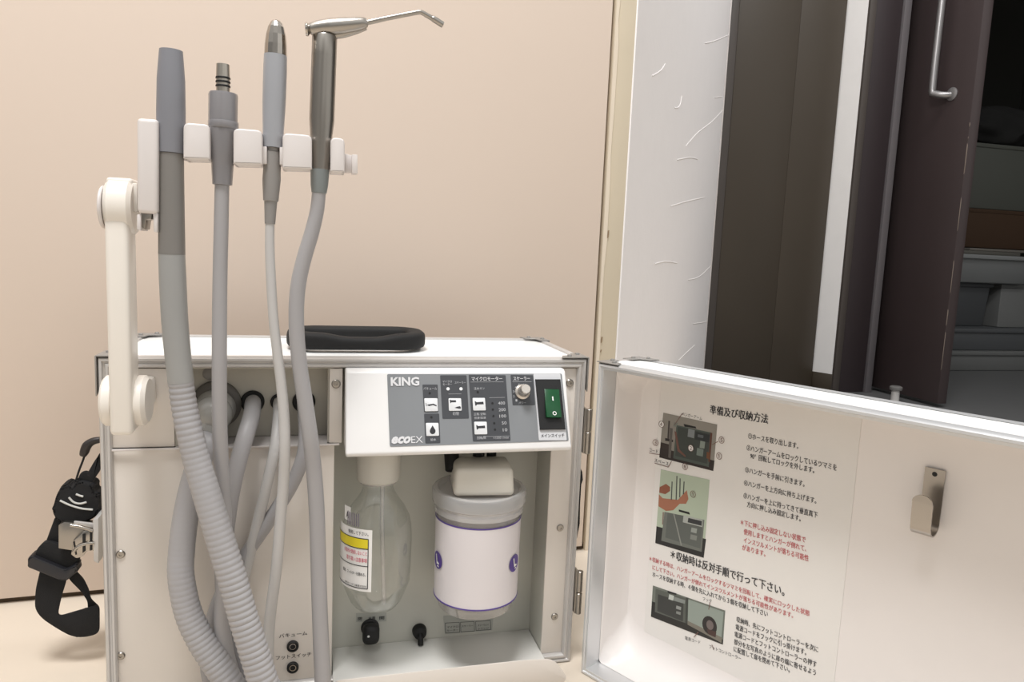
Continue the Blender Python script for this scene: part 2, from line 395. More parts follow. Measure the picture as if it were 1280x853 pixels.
# shell
bm = B()
box(bm, (.003, .012, .004), (.007, D-.004, H-.004)); box(bm, (W-.007, .012, .004), (W-.003, D-.004, H-.004))
box(bm, (.003, D-.008, .004), (W-.003, D-.004, H-.004)); box(bm, (.003, .012, .003), (W-.003, D-.004, .006))
obj('shell', bm, WHITE, unit, smooth=False)
bm = B(); box(bm, (.008, .010, H-.008), (W-.008, D-.006, H-.0015), .0005); obj('top_panel', bm, TOPW, unit)
bm = B(); PR = [(0, -.013), (0, -.002), (.0012, 0), (.0032, .0002), (.0044, -.0018), (.0052, -.002), (.0064, 0), (.0082, 0), (.0094, -.0015), (.0098, -.006), (.0098, -.013)]
frame_ring(bm, ff, 0, 0, W, H, PR); obj('front_frame', bm, ALU, unit)
bm = B()
for x0, x1 in ((0, .008), (W-.008, W)):
    box(bm, (x0, .0135, H-.008), (x1, D, H+.0005), .0016); box(bm, (x0, .0135, 0), (x1, D, .008), .0016)
box(bm, (0, D-.008, H-.008), (W, D, H+.0008), .0016); box(bm, (0, D-.008, 0), (W, D, .008), .0016)
for x0, x1 in ((0, .008), (W-.008, W)): box(bm, (x0, D-.008, .004), (x1, D, H-.004), .0016)
obj('edge_rail', bm, ALU, unit)
bm = B(); box(bm, (.009, .006, H+.0002-.004), (W-.009, .0135, H-.0008), .001); obj('front_top_rail', bm, ALUL, unit)
for X, s in ((0, 1), (W, -1)):
    for Y, q in ((0, 1), (D, -1)):
        bm = B()
        def cap(a, b, c0, c1, c2, c3):
            box(bm, (min(a, b), min(c0, c1), c2), (max(a, b), max(c0, c1), c3), .0006)
        top = [(X-s*.0012, Y-q*.0012), (X+s*.028, Y-q*.0012), (X+s*.024, Y+q*.010), (X+s*.012, Y+q*.014), (X+s*.010, Y+q*.026), (X-s*.0012, Y+q*.030)]
        prism(bm, [(a, b, H+.0007) for a, b in top], (0, 0, .0012), .0004)
        side = [(Y-q*.0012, H+.0015), (Y+q*.028, H+.0015), (Y+q*.024, H-.012), (Y+q*.012, H-.016), (Y+q*.010, H-.030), (Y-q*.0012, H-.034)]
        prism(bm, [(X-s*.0016, a, b) for a, b in side], (s*.0012, 0, 0), .0004)
        screw(bm, V((X+s*.018, Y+q*.005, H+.0019)), (0, 0, 1), .0024); screw(bm, V((X+s*.005, Y+q*.018, H+.0019)), (0, 0, 1), .0024)
        obj('corner_cap', bm, mat('pressed_steel', (150, 147, 143), .35, metal=.3), unit)
# front panels
HY = .036
bm = B(); box(bm, (.0095, .004, .2482), (.060, .007, .3195), .0006); up = obj('upper_panel', bm, PANEL, unit)
bm = B()
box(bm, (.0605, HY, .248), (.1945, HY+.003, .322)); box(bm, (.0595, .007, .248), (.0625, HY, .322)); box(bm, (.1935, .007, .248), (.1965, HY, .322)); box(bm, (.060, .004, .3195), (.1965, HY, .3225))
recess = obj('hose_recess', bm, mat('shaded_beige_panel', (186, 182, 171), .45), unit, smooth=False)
bm = B(); box(bm, (.0095, .0, .2462), (.2045, .003, .2478), .0004); box(bm, (.0605, .003, .2452), (.1935, HY, .2476)); obj('ledge', bm, WPL, unit)
bm = B(); box(bm, (.1950, .003, .248), (.2068, .0062, .3195), .0005); obj('mounting_plate', bm, PANEL, unit)
LX = at(397, 845, y=.006).x
bm = B(); box(bm, (.0095, .005, .0098), (.200, .0078, .2452), .0006); lowp = obj('lower_panel', bm, PANEL, unit)
BX0, BX1, BY = .2005, .4185, .054
bm = B()
box(bm, (BX0, BY, .007), (BX1+.002, BY+.003, .322)); box(bm, (BX0-.002, .0085, .007), (BX0, BY, .2452)); box(bm, (BX1, .009, .007), (BX1+.002, BY, .322))
box(bm, (BX0, .0075, .3195), (BX1, BY, .3225))
bay = obj('bay_liner', bm, BAY, unit, smooth=False)
bm = B(); box(bm, (BX1-.001, .005, .0098), (W-.0095, .008, .3195), .0006); obj('right_flange', bm, PANEL, unit)
SCR = [((151, 693), .005), ((151, 820), .005), ((420, 480), .003), ((712, 479), .005), ((700, 660), .005), ((693, 771), .005)]
for (q, y) in SCR:
    bm = B(); screw(bm, at(*q, y=y), (0, -1, 0), .0042 if q[1] < 500 else .0038); obj('screw', bm, STEELB, unit)
for q in ((411, 571), (409, 791)):
    bm = B(); screw(bm, at(*q, y=BY), (0, -1, 0), .0036); obj('screw', bm, BAY, unit)
# sockets and their captions on the lower panel
for q in ((366, 807.5), (366, 834)):
    P = at(*q, y=.005); bm = B()
    lathe(bm, P, (0, -1, 0), [(0, .0056), (.0025, .0056), (.003, .005), (.003, .0040), (.001, .0038)], 28)
    s_ = obj('jack_socket', bm, BLACK, unit)
    bm = B(); lathe(bm, P+V((0, -.0011, 0)), (0, -1, 0), [(0, .0032), (.0012, .0032), (.0012, .0025), (0, .0025)], 24, caps=False); obj('contact_ring', bm, STEEL, s_, label='bright metal ring of the socket')
def panelf(y): return lambda u, v, n: V((u, y-n, v))
pf = panelf(.005)
bm = B()
for s, a, b in (('バキューム', (349, 798), (384, 794)), ('フットスイッチ', (345, 825.5), (389, 820.5))):
    p, q = at(*a, y=.005), at(*b, y=.005); text(bm, s, pf, p.x, p.z, q.x, q.z, .0042, bold=.01)
obj('caption', bm, INKD, unit, smooth=False)
# hose outlets
def outlet(q, r, name='grommet'):
    P = at(*q, y=HY); bm = B(); lathe(bm, P, (0, -1, 0), [(0, r), (.003, r), (.004, r*.92), (.004, r*.66), (.0005, r*.62)], 32); obj(name, bm, BRUB, unit); return P
O2 = outlet((316, 502), .0108); O3 = outlet((348, 502), .0074); O4 = outlet((380, 502), .0108)
PE = at(271, 505, y=HY)
bm = B(); lathe(bm, PE, (0, -1, 0), [(0, .0225), (.006, .0225), (.008, .0205), (.009, .017)], 40); obj('vacuum_flange', bm, mat('flange_grey', (92, 89, 84), .5), unit, label='dark grey round vacuum flange')
bm = B(); PB = at(300, 515, y=HY-.014); cyl(bm, PE+V((0, -.009, -.002)), PE+V((0, -.028, -.004)), .0185, .0165, bev=.002)
t_ = B(); bmesh.ops.create_uvsphere(t_, u_segments=32, v_segments=20, radius=.0172); bmesh.ops.translate(t_, verts=t_.verts, vec=PE+V((0, -.028, -.004))); merge(bm, t_)
cyl(bm, PE+V((0, -.026, -.004)), PE+V((-.010, -.036, -.032)), .0160, .0140, bev=.001)
obj('vacuum_elbow', bm, mat('elbow_grey', (152, 151, 147), .25, coat=.3), unit, label='light grey glossy vacuum elbow')
P = at(262, 467, y=HY); bm = B(); lathe(bm, P, (0, -1, 0), [(0, .006), (.002, .006), (.003, .004)], 20); obj('screw', bm, GSOFT, unit)
# -------------------------------------------------------------- control panel
CX0, CX1 = .2088, .4232
cA, cB = V((0, -.041, .2490)), V((0, -.0105, .3188))          # bottom and top of the slanted face
CVv = (cB-cA).normalized(); CN = V((1, 0, 0)).cross(CVv).normalized(); CL = (cB-cA).length
def cf(u, v, n): return V((CX0, 0, 0)) + cA + V((u, 0, 0)) + CVv*v + CN*n
def cp(px, py):
    P = on_plane(px, py, cf(0, 0, 0), CN) - cf(0, 0, 0); return (P.x, P.dot(CVv))
bm = B(); prism(bm, [(CX0, .0045, .2462), (CX0, -.038, .2455), (CX0, cA.y, cA.z), (CX0, cB.y, cB.z), (CX0, -.006, .3210), (CX0, .0045, .3210)], (CX1-CX0, 0, 0), .0018, 3)
cpan = obj('control_panel', bm, CPW, unit)
def cquad(bm, pts, n0, n1, r=.0012, bev=0): pip(bm, cf, quad_round([cp(*p) for p in pts], r), n0, n1, bev)
bm = B(); cquad(bm, [(483.8, 468), (702, 467.4), (710.7, 551.4), (487.2, 558.8)], -.0004, .0005, .0015); obj('fascia', bm, FASC, cpan, smooth=False)


FIELDS = '''
cquad(bm, [(527.9, 481.2), (547, 481.2), (547.8, 515.7), (530, 516)], 0, .0008, .001)
cquad(bm, [(530, 517.6), (548.8, 517.3), (550.3, 554.2), (531.6, 554.8)], 0, .0008, .001)
cquad(bm, [(550, 469.6), (583, 469.6), (586, 523.4), (553, 524)], 0, .0008, .001)
cquad(bm, [(585.6, 469), (631.8, 469.5), (638, 551.3), (591, 552.4)], 0, .0008, .001)
cquad(bm, [(638, 469), (666, 469.5), (668.6, 506.8), (640.6, 507)], 0, .0008, .001)
'''
for line in FIELDS.strip().splitlines():
    bm = B(); exec(line); obj('function_field', bm, DGREY, cpan, smooth=False)
bm = B(); cquad(bm, [(666.5, 467.8), (700, 467.8), (708, 550.8), (673.4, 550.8)], 0, .0010, .001); obj('switch_plate', bm, LPLATE, cpan, smooth=False)
bm = B(); cquad(bm, [(668.4, 475.2), (699.4, 475.2), (705.7, 537.4), (674.2, 538)], .0008, .0035, .0005, .0005); bez = obj('switch_bezel', bm, BLACK, cpan)
rk = [cp(*p) for p in ((679, 487.3), (697.4, 487.8), (698.7, 523), (680.7, 523.5))]
bm = B(); a, b, c, d = rk; mid1, mid0 = ((b[0]+c[0])/2, (b[1]+c[1])/2), ((a[0]+d[0])/2, (a[1]+d[1])/2)
pr = [cf(*a, .0035), cf(*a, .0038), cf(*mid0, .0052), cf(*d, .0078), cf(*d, .0035)]
prism(bm, pr, cf(*b, 0)-cf(*a, 0), .0004); rock = obj('rocker_switch', bm, GREEN, cpan)
bm = B()
def rockf(u, v, n):
    k = (v-d[1])/(a[1]-d[1]); h = .0078+(.0052-.0078)*min(k, .5)/.5 if k < .5 else .0052+(.0038-.0052)*(k-.5)/.5
    return cf(u, v, h+.0005)
p = cp(689.2, 502.5); text(bm, 'I', rockf, p[0]-.0006, p[1], p[0]+.0006, p[1], .0042)
ctr = cp(690.3, 518.7); r1, r0 = .0020, .0013
ra = [bm.verts.new(rockf(ctr[0]+r1*math.cos(k*math.pi/12), ctr[1]+r1*math.sin(k*math.pi/12), 0)) for k in range(24)]
rb = [bm.verts.new(rockf(ctr[0]+r0*math.cos(k*math.pi/12), ctr[1]+r0*math.sin(k*math.pi/12), 0)) for k in range(24)]
for k in range(24): bm.faces.new((ra[k], ra[(k+1) % 24], rb[(k+1) % 24], rb[k]))
obj('switch_marks', bm, LWHITE, cpan, smooth=False)
# knob
kc = cp(652.5, 490.5); bm = B()
lathe(bm, cf(*kc, .0008), CN, [(0, .0074), (.0018, .0074), (.0026, .0062), (.003, .0056), (.0130, .0050), (.0142, .0042)], 36)
obj('scaler_knob', bm, mat('satin_knob', (206, 200, 192), .25, metal=.75), cpan)
# buttons
BT = [((530, 498.4), (546.6, 498.4), (547.3, 514.5), (531, 514.8)), ((532, 529.2), (547.8, 529.2), (548.6, 545.3), (532.8, 545.6)),
      ((560.3, 498.4), (576, 498.4), (577, 514), (561, 514.2)), ((590.3, 498), (605.8, 498), (607, 513.6), (591.3, 513.8)), ((592.3, 527.7), (608, 527.7), (608.8, 543.4), (593, 543.6))]
icons = []
for i, b_ in enumerate(BT):
    bm = B(); cquad(bm, b_, .0006, .0014, .0009, .0002); obj('push_button', bm, BTN, cpan)
bm = B()
def ic(pts, n=.00155): pip(bm, cf, [cp(*p) for p in pts], n-.0001, n)
ic([(533, 507), (535.5, 506.2), (541.5, 505.3), (545.5, 507.2), (545.3, 508.6), (541, 507), (536, 508.2)])
ic([(531.8, 504.5), (532.4, 504.5), (533, 508.5), (532.4, 508.5)])
dr = [(540.4, 532.3)]
for k in range(13):
    a = math.radians(-20+220*k/12); dr.append((540.5+3.6*math.cos(a), 539.5+3.8*math.sin(a)))
ic(dr)
ic([(561.8, 500.5), (563, 500.3), (563.5, 501), (569.5, 501), (569.8, 503.4), (564, 503.5), (562.6, 504.8)])
ic([(568, 510.3), (571.5, 509), (574.5, 508.4), (575.6, 509.5), (575.5, 511.6), (572, 511.2)])
for ox, oy in ((0, 0), (1.8, 29.8)):
    ic([(593+ox, 502.3+oy), (594.5+ox, 502.6+oy), (595.2+ox, 503.4+oy), (603.8+ox, 502.8+oy), (604.3+ox, 506+oy), (596+ox, 506.2+oy), (594.5+ox, 508+oy), (593.6+ox, 507+oy)])
obj('button_icon', bm, INKD, cpan, smooth=False)
bm = B()
def led(x, y, r=.0011): 
    u, v = cp(x, y); pip(bm, cf, [(u+r*math.cos(k*math.pi/6), v+r*math.sin(k*math.pi/6)) for k in range(12)], .0006, .0011)
for q in ((537, 492), (539, 522), (597, 490.5), (615.3, 504.5), (615.8, 512.5), (616.5, 520.5), (617.5, 529.5), (618.5, 537.5)): bm = B(); led(*q); obj('indicator_lamp', bm, BLACK, cpan)
for q in ((559.8, 486.6), (576, 486.6)): bm = B(); led(*q, .0016); obj('indicator_lens', bm, BTN, cpan)
def ctext(bm, s, a, b, hpx, bold=.01, shear=0, n=.0012, fitv=True):
    p, q = cp(*a), cp(*b); h = hpx*mpp(cf(*p, 0)) ; text(bm, s, cf, p[0], p[1], q[0], q[1], h*1.06, n, bold, shear, fitv)
bm = B()
ctext(bm, 'KING', (488.4, 483.2), (524, 482.8), 10.8, .035)
obj('brand_lettering', bm, INKW, cpan, smooth=False); bm = B()
ctext(bm, 'eco', (489.4, 555.6), (513.4, 555), 9.0, .045, .35)
ctext(bm, 'EX', (514, 554.4), (528.4, 553.8), 7.8, .0)
obj('logo_lettering', bm, INKW, cpan, smooth=False); bm = B()
ctext(bm, 'マイクロモーター', (589.3, 476.8), (627.5, 476.4), 5, .01)
ctext(bm, 'スケーラー', (641.5, 476.6), (662, 476.2), 5, .01)
obj('heading_lettering', bm, INKW, cpan, smooth=False)
bm = B()
ctext(bm, 'バキューム', (529.2, 488), (545.8, 487.8), 3.4)
ctext(bm, '給水', (538, 552), (545, 551.8), 3.4); ctext(bm, '切替', (565.6, 519.8), (573.6, 519.6), 4)
ctext(bm, 'マイクロ', (553, 479), (564.4, 478.8), 2.8); ctext(bm, 'モーター', (553.4, 482.6), (564.6, 482.4), 2.8)
ctext(bm, 'スケーラー', (568.2, 480.4), (581.8, 480.2), 2.8)
ctext(bm, '注水オン', (592.2, 488), (605.5, 487.6), 3.2)
ctext(bm, '正転', (592, 520), (599, 519.8), 3.2); ctext(bm, '逆転', (600.2, 519.8), (607, 519.6), 3.2)
ctext(bm, '低速/高速', (592.6, 524.6), (607, 524.2), 3)
ctext(bm, '回転数', (596.3, 549.8), (607.4, 549.4), 3.6)
for s, x0, x1, y in (('400', 622.5, 631, 506.6), ('200', 623.2, 631.8, 514.8), ('100', 624, 632.5, 522.8), ('50', 627, 633, 531.4), ('10', 628.3, 634, 540)): ctext(bm, s, (x0, y), (x1, y-.3), 3.8)
ctext(bm, '×1000 r/min', (616.5, 549.6), (635.5, 548.8), 2.8, 0)
for x, y, s in ((643.6, 501), (642.4, 494), (642.3, 488), (645, 482.8), (649.2, 480.2), (654, 480.2)) and (): pass
for i, (x, y) in enumerate(((645.2, 501), (642.0, 496), (641.8, 490), (644.4, 484.6), (648.6, 481.6), (654.2, 481.4))): ctext(bm, str(i+1), (x-1, y+1.4), (x+1, y+1.4), 2.6, 0)
ctext(bm, 'パワー', (648.2, 505.6), (657, 505.4), 2.8)
for a, b in (((588, 478.3), (629, 478)), ((640.4, 478), (664, 477.8)), ((560.4, 493.2), (576.4, 493)), ((611.4, 497.8), (631, 497.4)), ((604, 546.4), (636.6, 545.6))):
    p, q = cp(*a), cp(*b); pip(bm, cf, [(p[0], p[1]), (q[0], q[1]), (q[0], q[1]+.00025), (p[0], p[1]+.00025)], .0008, .0010)
obj('panel_lettering', bm, mat('soft_grey_ink', (176, 177, 180), .5), cpan, smooth=False)
bm = B(); ctext(bm, 'メインスイッチ', (676, 547.6), (705, 547), 4.2, .012, n=.0013); obj('switch_lettering', bm, INKD, cpan, smooth=False)
# -------------------------------------------------------------- bay: knobs, labels, tray
bf = panelf(BY)
def bq(q): P = at(*q, y=BY); return (P.x, P.z)
P = at(464, 795, y=BY-.018)
bm = B(); lathe(bm, V((P.x, BY, P.z)), (0, -1, 0), [(0, .0095), (.002, .0095), (.003, .008), (.012, .0085)], 32)
box(bm, (P.x-.0088, BY-.021, P.z-.011), (P.x+.0088, BY-.008, P.z+.011), .0062, seg=4); wk = obj('water_knob', bm, BLACK, unit, label='large black water knob')
bm = B(); lathe(bm, V((P.x-.003, BY-.0211, P.z+.001)), (0, -1, 0), [(0, .0013), (.0004, .0011)], 12); obj('index_dot', bm, LWHITE, wk)
P = at(524, 788, y=BY)
bm = B(); lathe(bm, V((P.x, BY, P.z)), (0, -1, 0), [(0, .0078), (.003, .0078), (.008, .0068), (.009, .005)], 28)
tube(bm, [V((P.x, BY-.006, P.z)), V((P.x, BY-.011, P.z-.004)), V((P.x, BY-.013, P.z-.010))], .0030, seg=14, n=5); obj('drain_nipple', bm, BRUB, unit)
bm = B()
pts = [bq(p) for p in ((445, 767), (483, 766), (483, 777), (445, 778))]; pip(bm, bf, pts, 0, .0003); lab0 = obj('knob_label', bm, mat('grey_label', (178, 179, 172), .4), unit, smooth=False)
bm = B(); pts = [bq(p) for p in ((554, 770), (617, 768), (615, 788), (556, 793))]; pip(bm, bf, pts, 0, .0003); lab = obj('bay_label', bm, mat('grey_label', (178, 179, 172), .4), unit, smooth=False)
bm = B()
for a, b, s in (((447, 776), (452, 775.8), '閉'), ((460, 775.5), (469, 775), '水量'), ((474, 775), (480, 774.6), '開')):
    p, q = bq(a), bq(b); text(bm, s, bf, p[0], p[1], q[0], q[1], .004, .0006, .02)
obj('bay_lettering', bm, INKD, lab0, smooth=False); bm = B()
for (x0, x1, s, s2) in ((558.5, 572.5, 'マイクロ', 'モーター'), (577, 591, 'スケーラー', None), (597, 610.5, 'スリーウエイ', 'シリンジ')):
    yb = 785.5-(x0-558)*.06
    p, q = bq((x0, yb)), bq((x1, yb-1)); text(bm, s, bf, p[0], p[1], q[0], q[1], .0024, .0006, .01)
    if s2: p, q = bq((x0, yb+4.2)), bq((x1, yb+3.2)); text(bm, s2, bf, p[0], p[1], q[0], q[1], .0024, .0006, .01)
for r in ([(556.5, 779), (574, 778), (574.5, 790.5), (557, 791.5)], [(575.5, 778), (592.5, 777), (593, 789), (576, 790)], [(594.5, 777), (613, 776), (613.5, 787), (595, 788.5)]):
    r = [bq(p) for p in r]
    for i in range(4):
        a, b = V(r[i]), V(r[(i+1) % 4]); e = (b-a).normalized()*.0002; g = V((-e.y, e.x)); pip(bm, bf, [a-g, b-g, b+g, a+g], .0004, .0006)
obj('bay_lettering', bm, INKD, lab, smooth=False)
# fold-down tray with a raised lip in front
tx0, tx1 = BX0+.001, BX1-.0008
bm = B(); box(bm, (tx0, -.040, .0100), (tx1, BY-.0005, .0118), .0004)
tray = obj('drip_tray', bm, WHITE, unit)
zt = at(620, 829, y=-.0405).z
lip = quad_round([(tx0-.002, .004), (tx1+.012, .004), (tx1+.013, .012), (tx1-.002, zt-.002), (tx1-.03, zt), (tx0-.002, zt)], .009, 6)
bm = B(); prism(bm, [(x, -.0402, z) for x, z in lip], (0, -.0014, 0), .0004); obj('tray_lip', bm, PANEL, tray)
# -------------------------------------------------------------- carrying handle
def hz(px, py, z): return at(px, py, z=z)
hx0, hx1, hy0, hy1 = .1535, .2935, .040, .118
path = [];  rr = .022
for (x, y) in rrect(hx0+.009, hy0+.009, hx1-.009, hy1-.009, rr, 6): path.append((x, y))
bm = B(); N = len(path); rings = []
sec = quad_round([(-.009, -.0085), (.009, -.0085), (.009, .0085), (-.009, .0085)], .006, 4)
dense = []
for i in range(N):
    a, b = V(path[i]), V(path[(i+1) % N]); m_ = max(1, int((b-a).length/.005))
    for k in range(m_): dense.append(a.lerp(b, k/m_))
for i, p in enumerate(dense):
    tdir = (dense[(i+1) % len(dense)]-dense[i-1]).normalized(); nrm = V((tdir.y, -tdir.x))
    dip = 0
    if p.y < (hy0+hy1)/2-.01:
        c = (p.x-(hx0+.073))/.03; dip = .0042*math.exp(-c**4)
    rings.append([bm.verts.new((p.x+nrm.x*s[0], p.y+nrm.y*s[0], .3395+s[1]*1.0 - (dip if s[1] > 0 else 0))) for s in sec])
for i in range(len(rings)):
    a, b = rings[i], rings[(i+1) % len(rings)]
    for k in range(len(sec)): bm.faces.new((a[k], a[(k+1) % len(sec)], b[(k+1) % len(sec)], b[k]))
hd = obj('carry_handle', bm, mat('black_handle_rubber', (12, 11, 11), .75), unit)
# -------------------------------------------------------------- hinges
for q0, q1 in (((732, 512), (732, 568)), ((722, 715), (722, 768))):
    a, b = at(*q0, y=-.006), at(*q1, y=-.006); m_ = (a.z+b.z)/2; bm = B()
    for z0, z1 in ((b.z, m_-.0006), (m_+.0006, a.z)): cyl(bm, (W+.0035, -.0045, z0), (W+.0035, -.0045, z1), .0032, bev=.0005)
    box(bm, (W-.0005, -.004, b.z), (W+.002, .010, a.z), .0004)
    obj('hinge', bm, STEELB, unit)
# -------------------------------------------------------------- toggle latch on the left side
LY = .075
def side_poly(bm, pts, y, th, bev=.0006):
    prism(bm, [at(*p, y=y) for p in pts], (0, th, 0), bev)
bm = B()
side_poly(bm, [(73, 657), (80, 653), (112, 656), (116, 660), (116, 684), (100, 690), (73, 686)], LY, .012)
latch = obj('toggle_latch', bm, STEELB, unit)
bm = B(); side_poly(bm, [(91, 676), (104, 664), (118, 662), (118, 690), (108, 690), (103, 697), (95, 699), (88, 694), (90, 684)], LY-.012, .010, .0015)
obj('latch_lever', bm, STEEL, latch)
bm = B(); side_poly(bm, [(103, 668), (107, 667), (107, 689), (103, 692)], LY-.0125, .0022, .0003); side_poly(bm, [(112, 664), (115.5, 663), (115.5, 688), (112, 689)], LY-.0125, .0022, .0003); side_poly(bm, [(91, 678), (93, 676.5), (96, 694), (94, 694)], LY-.0125, .0020, .0003)
obj('latch_slot', bm, BLACK, latch)
bm = B(); P = [at(*p, y=LY-.014) for p in ((88, 657), (98, 658.5), (108, 661), (116, 664))]; tube(bm, P, .0016, seg=12, n=5); P = [at(*p, y=LY-.014) for p in ((92, 690), (97, 684), (108, 680), (118, 679))]; tube(bm, P, .0016, seg=12, n=5); obj('latch_wire', bm, STEEL, latch)
bm = B(); side_poly(bm, [(92, 652), (117, 655), (116, 661), (104, 658.5), (92, 657)], LY-.008, .003, .0008); side_poly(bm, [(116, 650), (123, 648), (123, 705), (117, 702)], LY-.014, .03, .0006)
obj('latch_plate', bm, ALU, latch)
# -------------------------------------------------------------- hanger
YH = -.045
bm = B()
a = at(131, 502, y=YH); b = at(187, 500, y=YH); rr_ = .0215
zc = .3015; xa0, xa1 = .0165, .0500
cyl(bm, (xa0, YH, zc), (xa0+.010, YH, zc), rr_*.96, rr_*.96, 40, .002); cyl(bm, (xa1-.012, YH, zc), (xa1, YH, zc), rr_*.96, rr_*.96, 40, .003)
cyl(bm, (xa0+.004, YH, zc), (xa1-.004, YH, zc), .0145, seg=32)
box(bm, (.026, YH, zc-.012), (.046, .0035, zc+.012), .003)
pv = obj('pivot_bracket', bm, CREAM, unit)
bm = B()
aB = at(156, 545, y=YH-.022)
box(bm, (.0250, YH-.0235, aB.z), (.0420, YH+.004, .462), .004, seg=3)
cyl(bm, (.0243, YH-.0045, .4575), (.0441, YH-.0045, .4575), .0222, seg=48, bev=.003)
box(bm, (.0250, YH-.0150, .4600), (.0439, YH+.012, .4795), .0025, seg=3)
box(bm, (.040, YH-.014, .454), (.0470, YH+.008, .476), .001)
arm = obj('hanger_arm', bm, CREAM, unit)
bm = B(); cyl(bm, (.0212, YH-.010, .4565), (.0238, YH-.010, .4565), .0165, seg=36, bev=.0008); lathe(bm, (.0213, YH-.010, .4565), (-1, 0, 0), [(0, .004), (.0016, .0035)], 20); obj('pivot_bolt_cover', bm, WPL, arm)
YB = -.078                                            # front of the holder blocks
def blockpoly(bm, x0, y0, x1, y1, r=.004, yf=YB, th=.030):
    pts = [at(*p, y=yf) for p in ((x0, y1), (x1, y1+(x1-x0)*.03), (x1, y0+(x1-x0)*.08), (x0, y0))]
    pr = quad_round([(p.x, p.z) for p in pts], .0010, 2)
    a = quad_round([(p.x, p.z) for p in pts], r, 5); pr = pr[:6]+a[12:]
    prism(bm, [(u, yf, v) for u, v in pr], (0, th, 0), .0014, 3)
bm = B()
# tall left block
pts = [at(*p, y=YB) for p in ((171, 266), (197, 268), (197.5, 149), (170.5, 147))]; prism(bm, [(p.x, YB, p.z) for p in pts], (0, .030, 0), .003, 4)
pts = [at(*p, y=YB+.002) for p in ((171, 268), (176, 268), (176, 289), (171, 287))]; prism(bm, [(p.x, p.y, p.z) for p in pts], (0, .026, 0), .0008)
pts = [at(*p, y=YB+.002) for p in ((191, 266), (197, 266), (197, 291), (192, 290))]; prism(bm, [(p.x, p.y, p.z) for p in pts], (0, .026, 0), .0008)
holder = obj('instrument_holder', bm, WPL, unit)
bm = B(); pts = [at(*p, y=YB+.005) for p in ((176, 266), (190, 266), (189, 274), (183, 275), (181, 287), (177, 284))]; prism(bm, [(p.x, p.y, p.z) for p in pts], (0, .018, 0), .0004); obj('lock_catch', bm, DSTEEL, holder)
for (x0, y0, x1, y1) in ((229, 153, 262.5, 198.5), (291.5, 160, 328, 205), (353, 166, 390, 210.5), (413, 171.5, 431, 215)):
    bm = B(); blockpoly(bm, x0, y0, x1, y1, .0045); obj('holder_finger', bm, WPL, holder)
# rear rail joining the fingers
a, b = at(172, 176, y=YB+.040), at(432, 203, y=YB+.040)
bm = B(); box(bm, (.046, YB+.0295, .497), (.2005, YB+.036, .512), .0015); obj('rear_rail', bm, WPL, holder)
bm = B(); 
pts = [at(*p, y=YB+.010) for p in ((430, 192), (441, 194.5), (441, 216.5), (430, 216))]; prism(bm, pts, (0, .003, 0), .0004)
pts = [at(*p, y=YB+.002) for p in ((440, 193), (447, 193.5), (447, 217.5), (440, 217))]; prism(bm, pts, (0, .012, 0), .0005)
obj('end_hook', bm, WPL, holder)
for (xa, xb, ya, yb_) in ((328, 333.5, 183, 205), (349.5, 355, 184, 206)):
    bm = B(); pts = [at(*p, y=YB+.004) for p in ((xa, ya), (xb, ya), (xb, yb_), (xa, yb_))]; prism(bm, pts, (0, .024, 0), .0006); obj('slot_liner', bm, WPL, holder)
# -------------------------------------------------------------- lid
th = math.radians(-61.5); LD = V((math.cos(th), math.sin(th), 0)); LN = V((-math.sin(th), math.cos(th), 0)); L0 = V((.4535, -.0205, 0))
LT, LB = .066, .0600
def lf(u, v, n): return L0 + LD*u + V((0, 0, v)) - LN*n            # n towards the viewer side (opening), 0 = opening plane
def lp(px, py, b=LB):
    P = on_plane(px, py, L0+LN*b, LN); return ((P-L0).dot(LD), P.z)
LW, LH = .45, .3295
bm = B(); frame_ring(bm, lf, 0, 0, LW, LH, [(0, -.014), (0, -.002), (.001, 0), (.003, .0002), (.0038, -.0012), (.0060, -.0014), (.0066, -.004), (.0066, -.022), (.0060, -.022), (.004, -.014)])
lid = obj('lid', bm, ALUL, unit, label='open case lid with aluminium rim')
bm = B(); i0 = .0068
# liner: rounded interior as a dish
inner = lambda ins, r: rrect(i0+ins, i0+ins, LW-i0-ins, LH-i0-ins, r, 8)
loops = [(0, .004, -.0215, 0), (.001, .020, -.026, 0), (.0020, .024, -.034, .001), (.0032, .026, -.044, .004), (.0040, .026, -.051, .009), (.0046, .026, -.0555, .015), (.0054, .026, -.0588, .022), (.0075, .025, -.0602, .030)]
rings = [[bm.verts.new(lf(u, v+lift*max(0, 1-(v-.01)/.10), n)) for u, v in inner(ins, r)] for ins, r, n, lift in loops]
for j in range(len(rings)-1):
    a, b = rings[j], rings[j+1]
    for k in range(len(a)): bm.faces.new((a[k], a[(k+1) % len(a)], b[(k+1) % len(a)], b[k]))
bm.faces.new(rings[-1])
obj('liner', bm, mat('white_lid_liner', (230, 225, 222), .4), lid)
bm = B()
def lbox(bm, u0, v0, n0, u1, v1, n1, bev=0):
    t = B(); bmesh.ops.create_cube(t, size=1)
    for v in t.verts:
        v.co = V(((u0+u1)/2+v.co.x*(u1-u0), (v0+v1)/2+v.co.y*(v1-v0), (n0+n1)/2+v.co.z*(n1-n0)))
    if bev: bmesh.ops.bevel(t, geom=t.edges[:], offset=bev, segments=2, profile=.5, affect='EDGES')
    for v in t.verts: v.co = lf(*v.co)
    merge(bm, t)
lbox(bm, .002, .002, -LT+.001, LW-.002, LH-.002, -LT+.004); lbox(bm, .002, LH-.004, -.014, LW-.002, LH-.0006, -LT+.006)
lbox(bm, .002, .0006, -.014, LW-.002, .004, -LT+.006); lbox(bm, .0006, .002, -.014, .004, LH-.002, -LT+.006); lbox(bm, LW-.004, .002, -.014, LW-.0006, LH-.002, -LT+.006)
obj('lid_shell', bm, TOPW, lid, smooth=False)
bm = B()
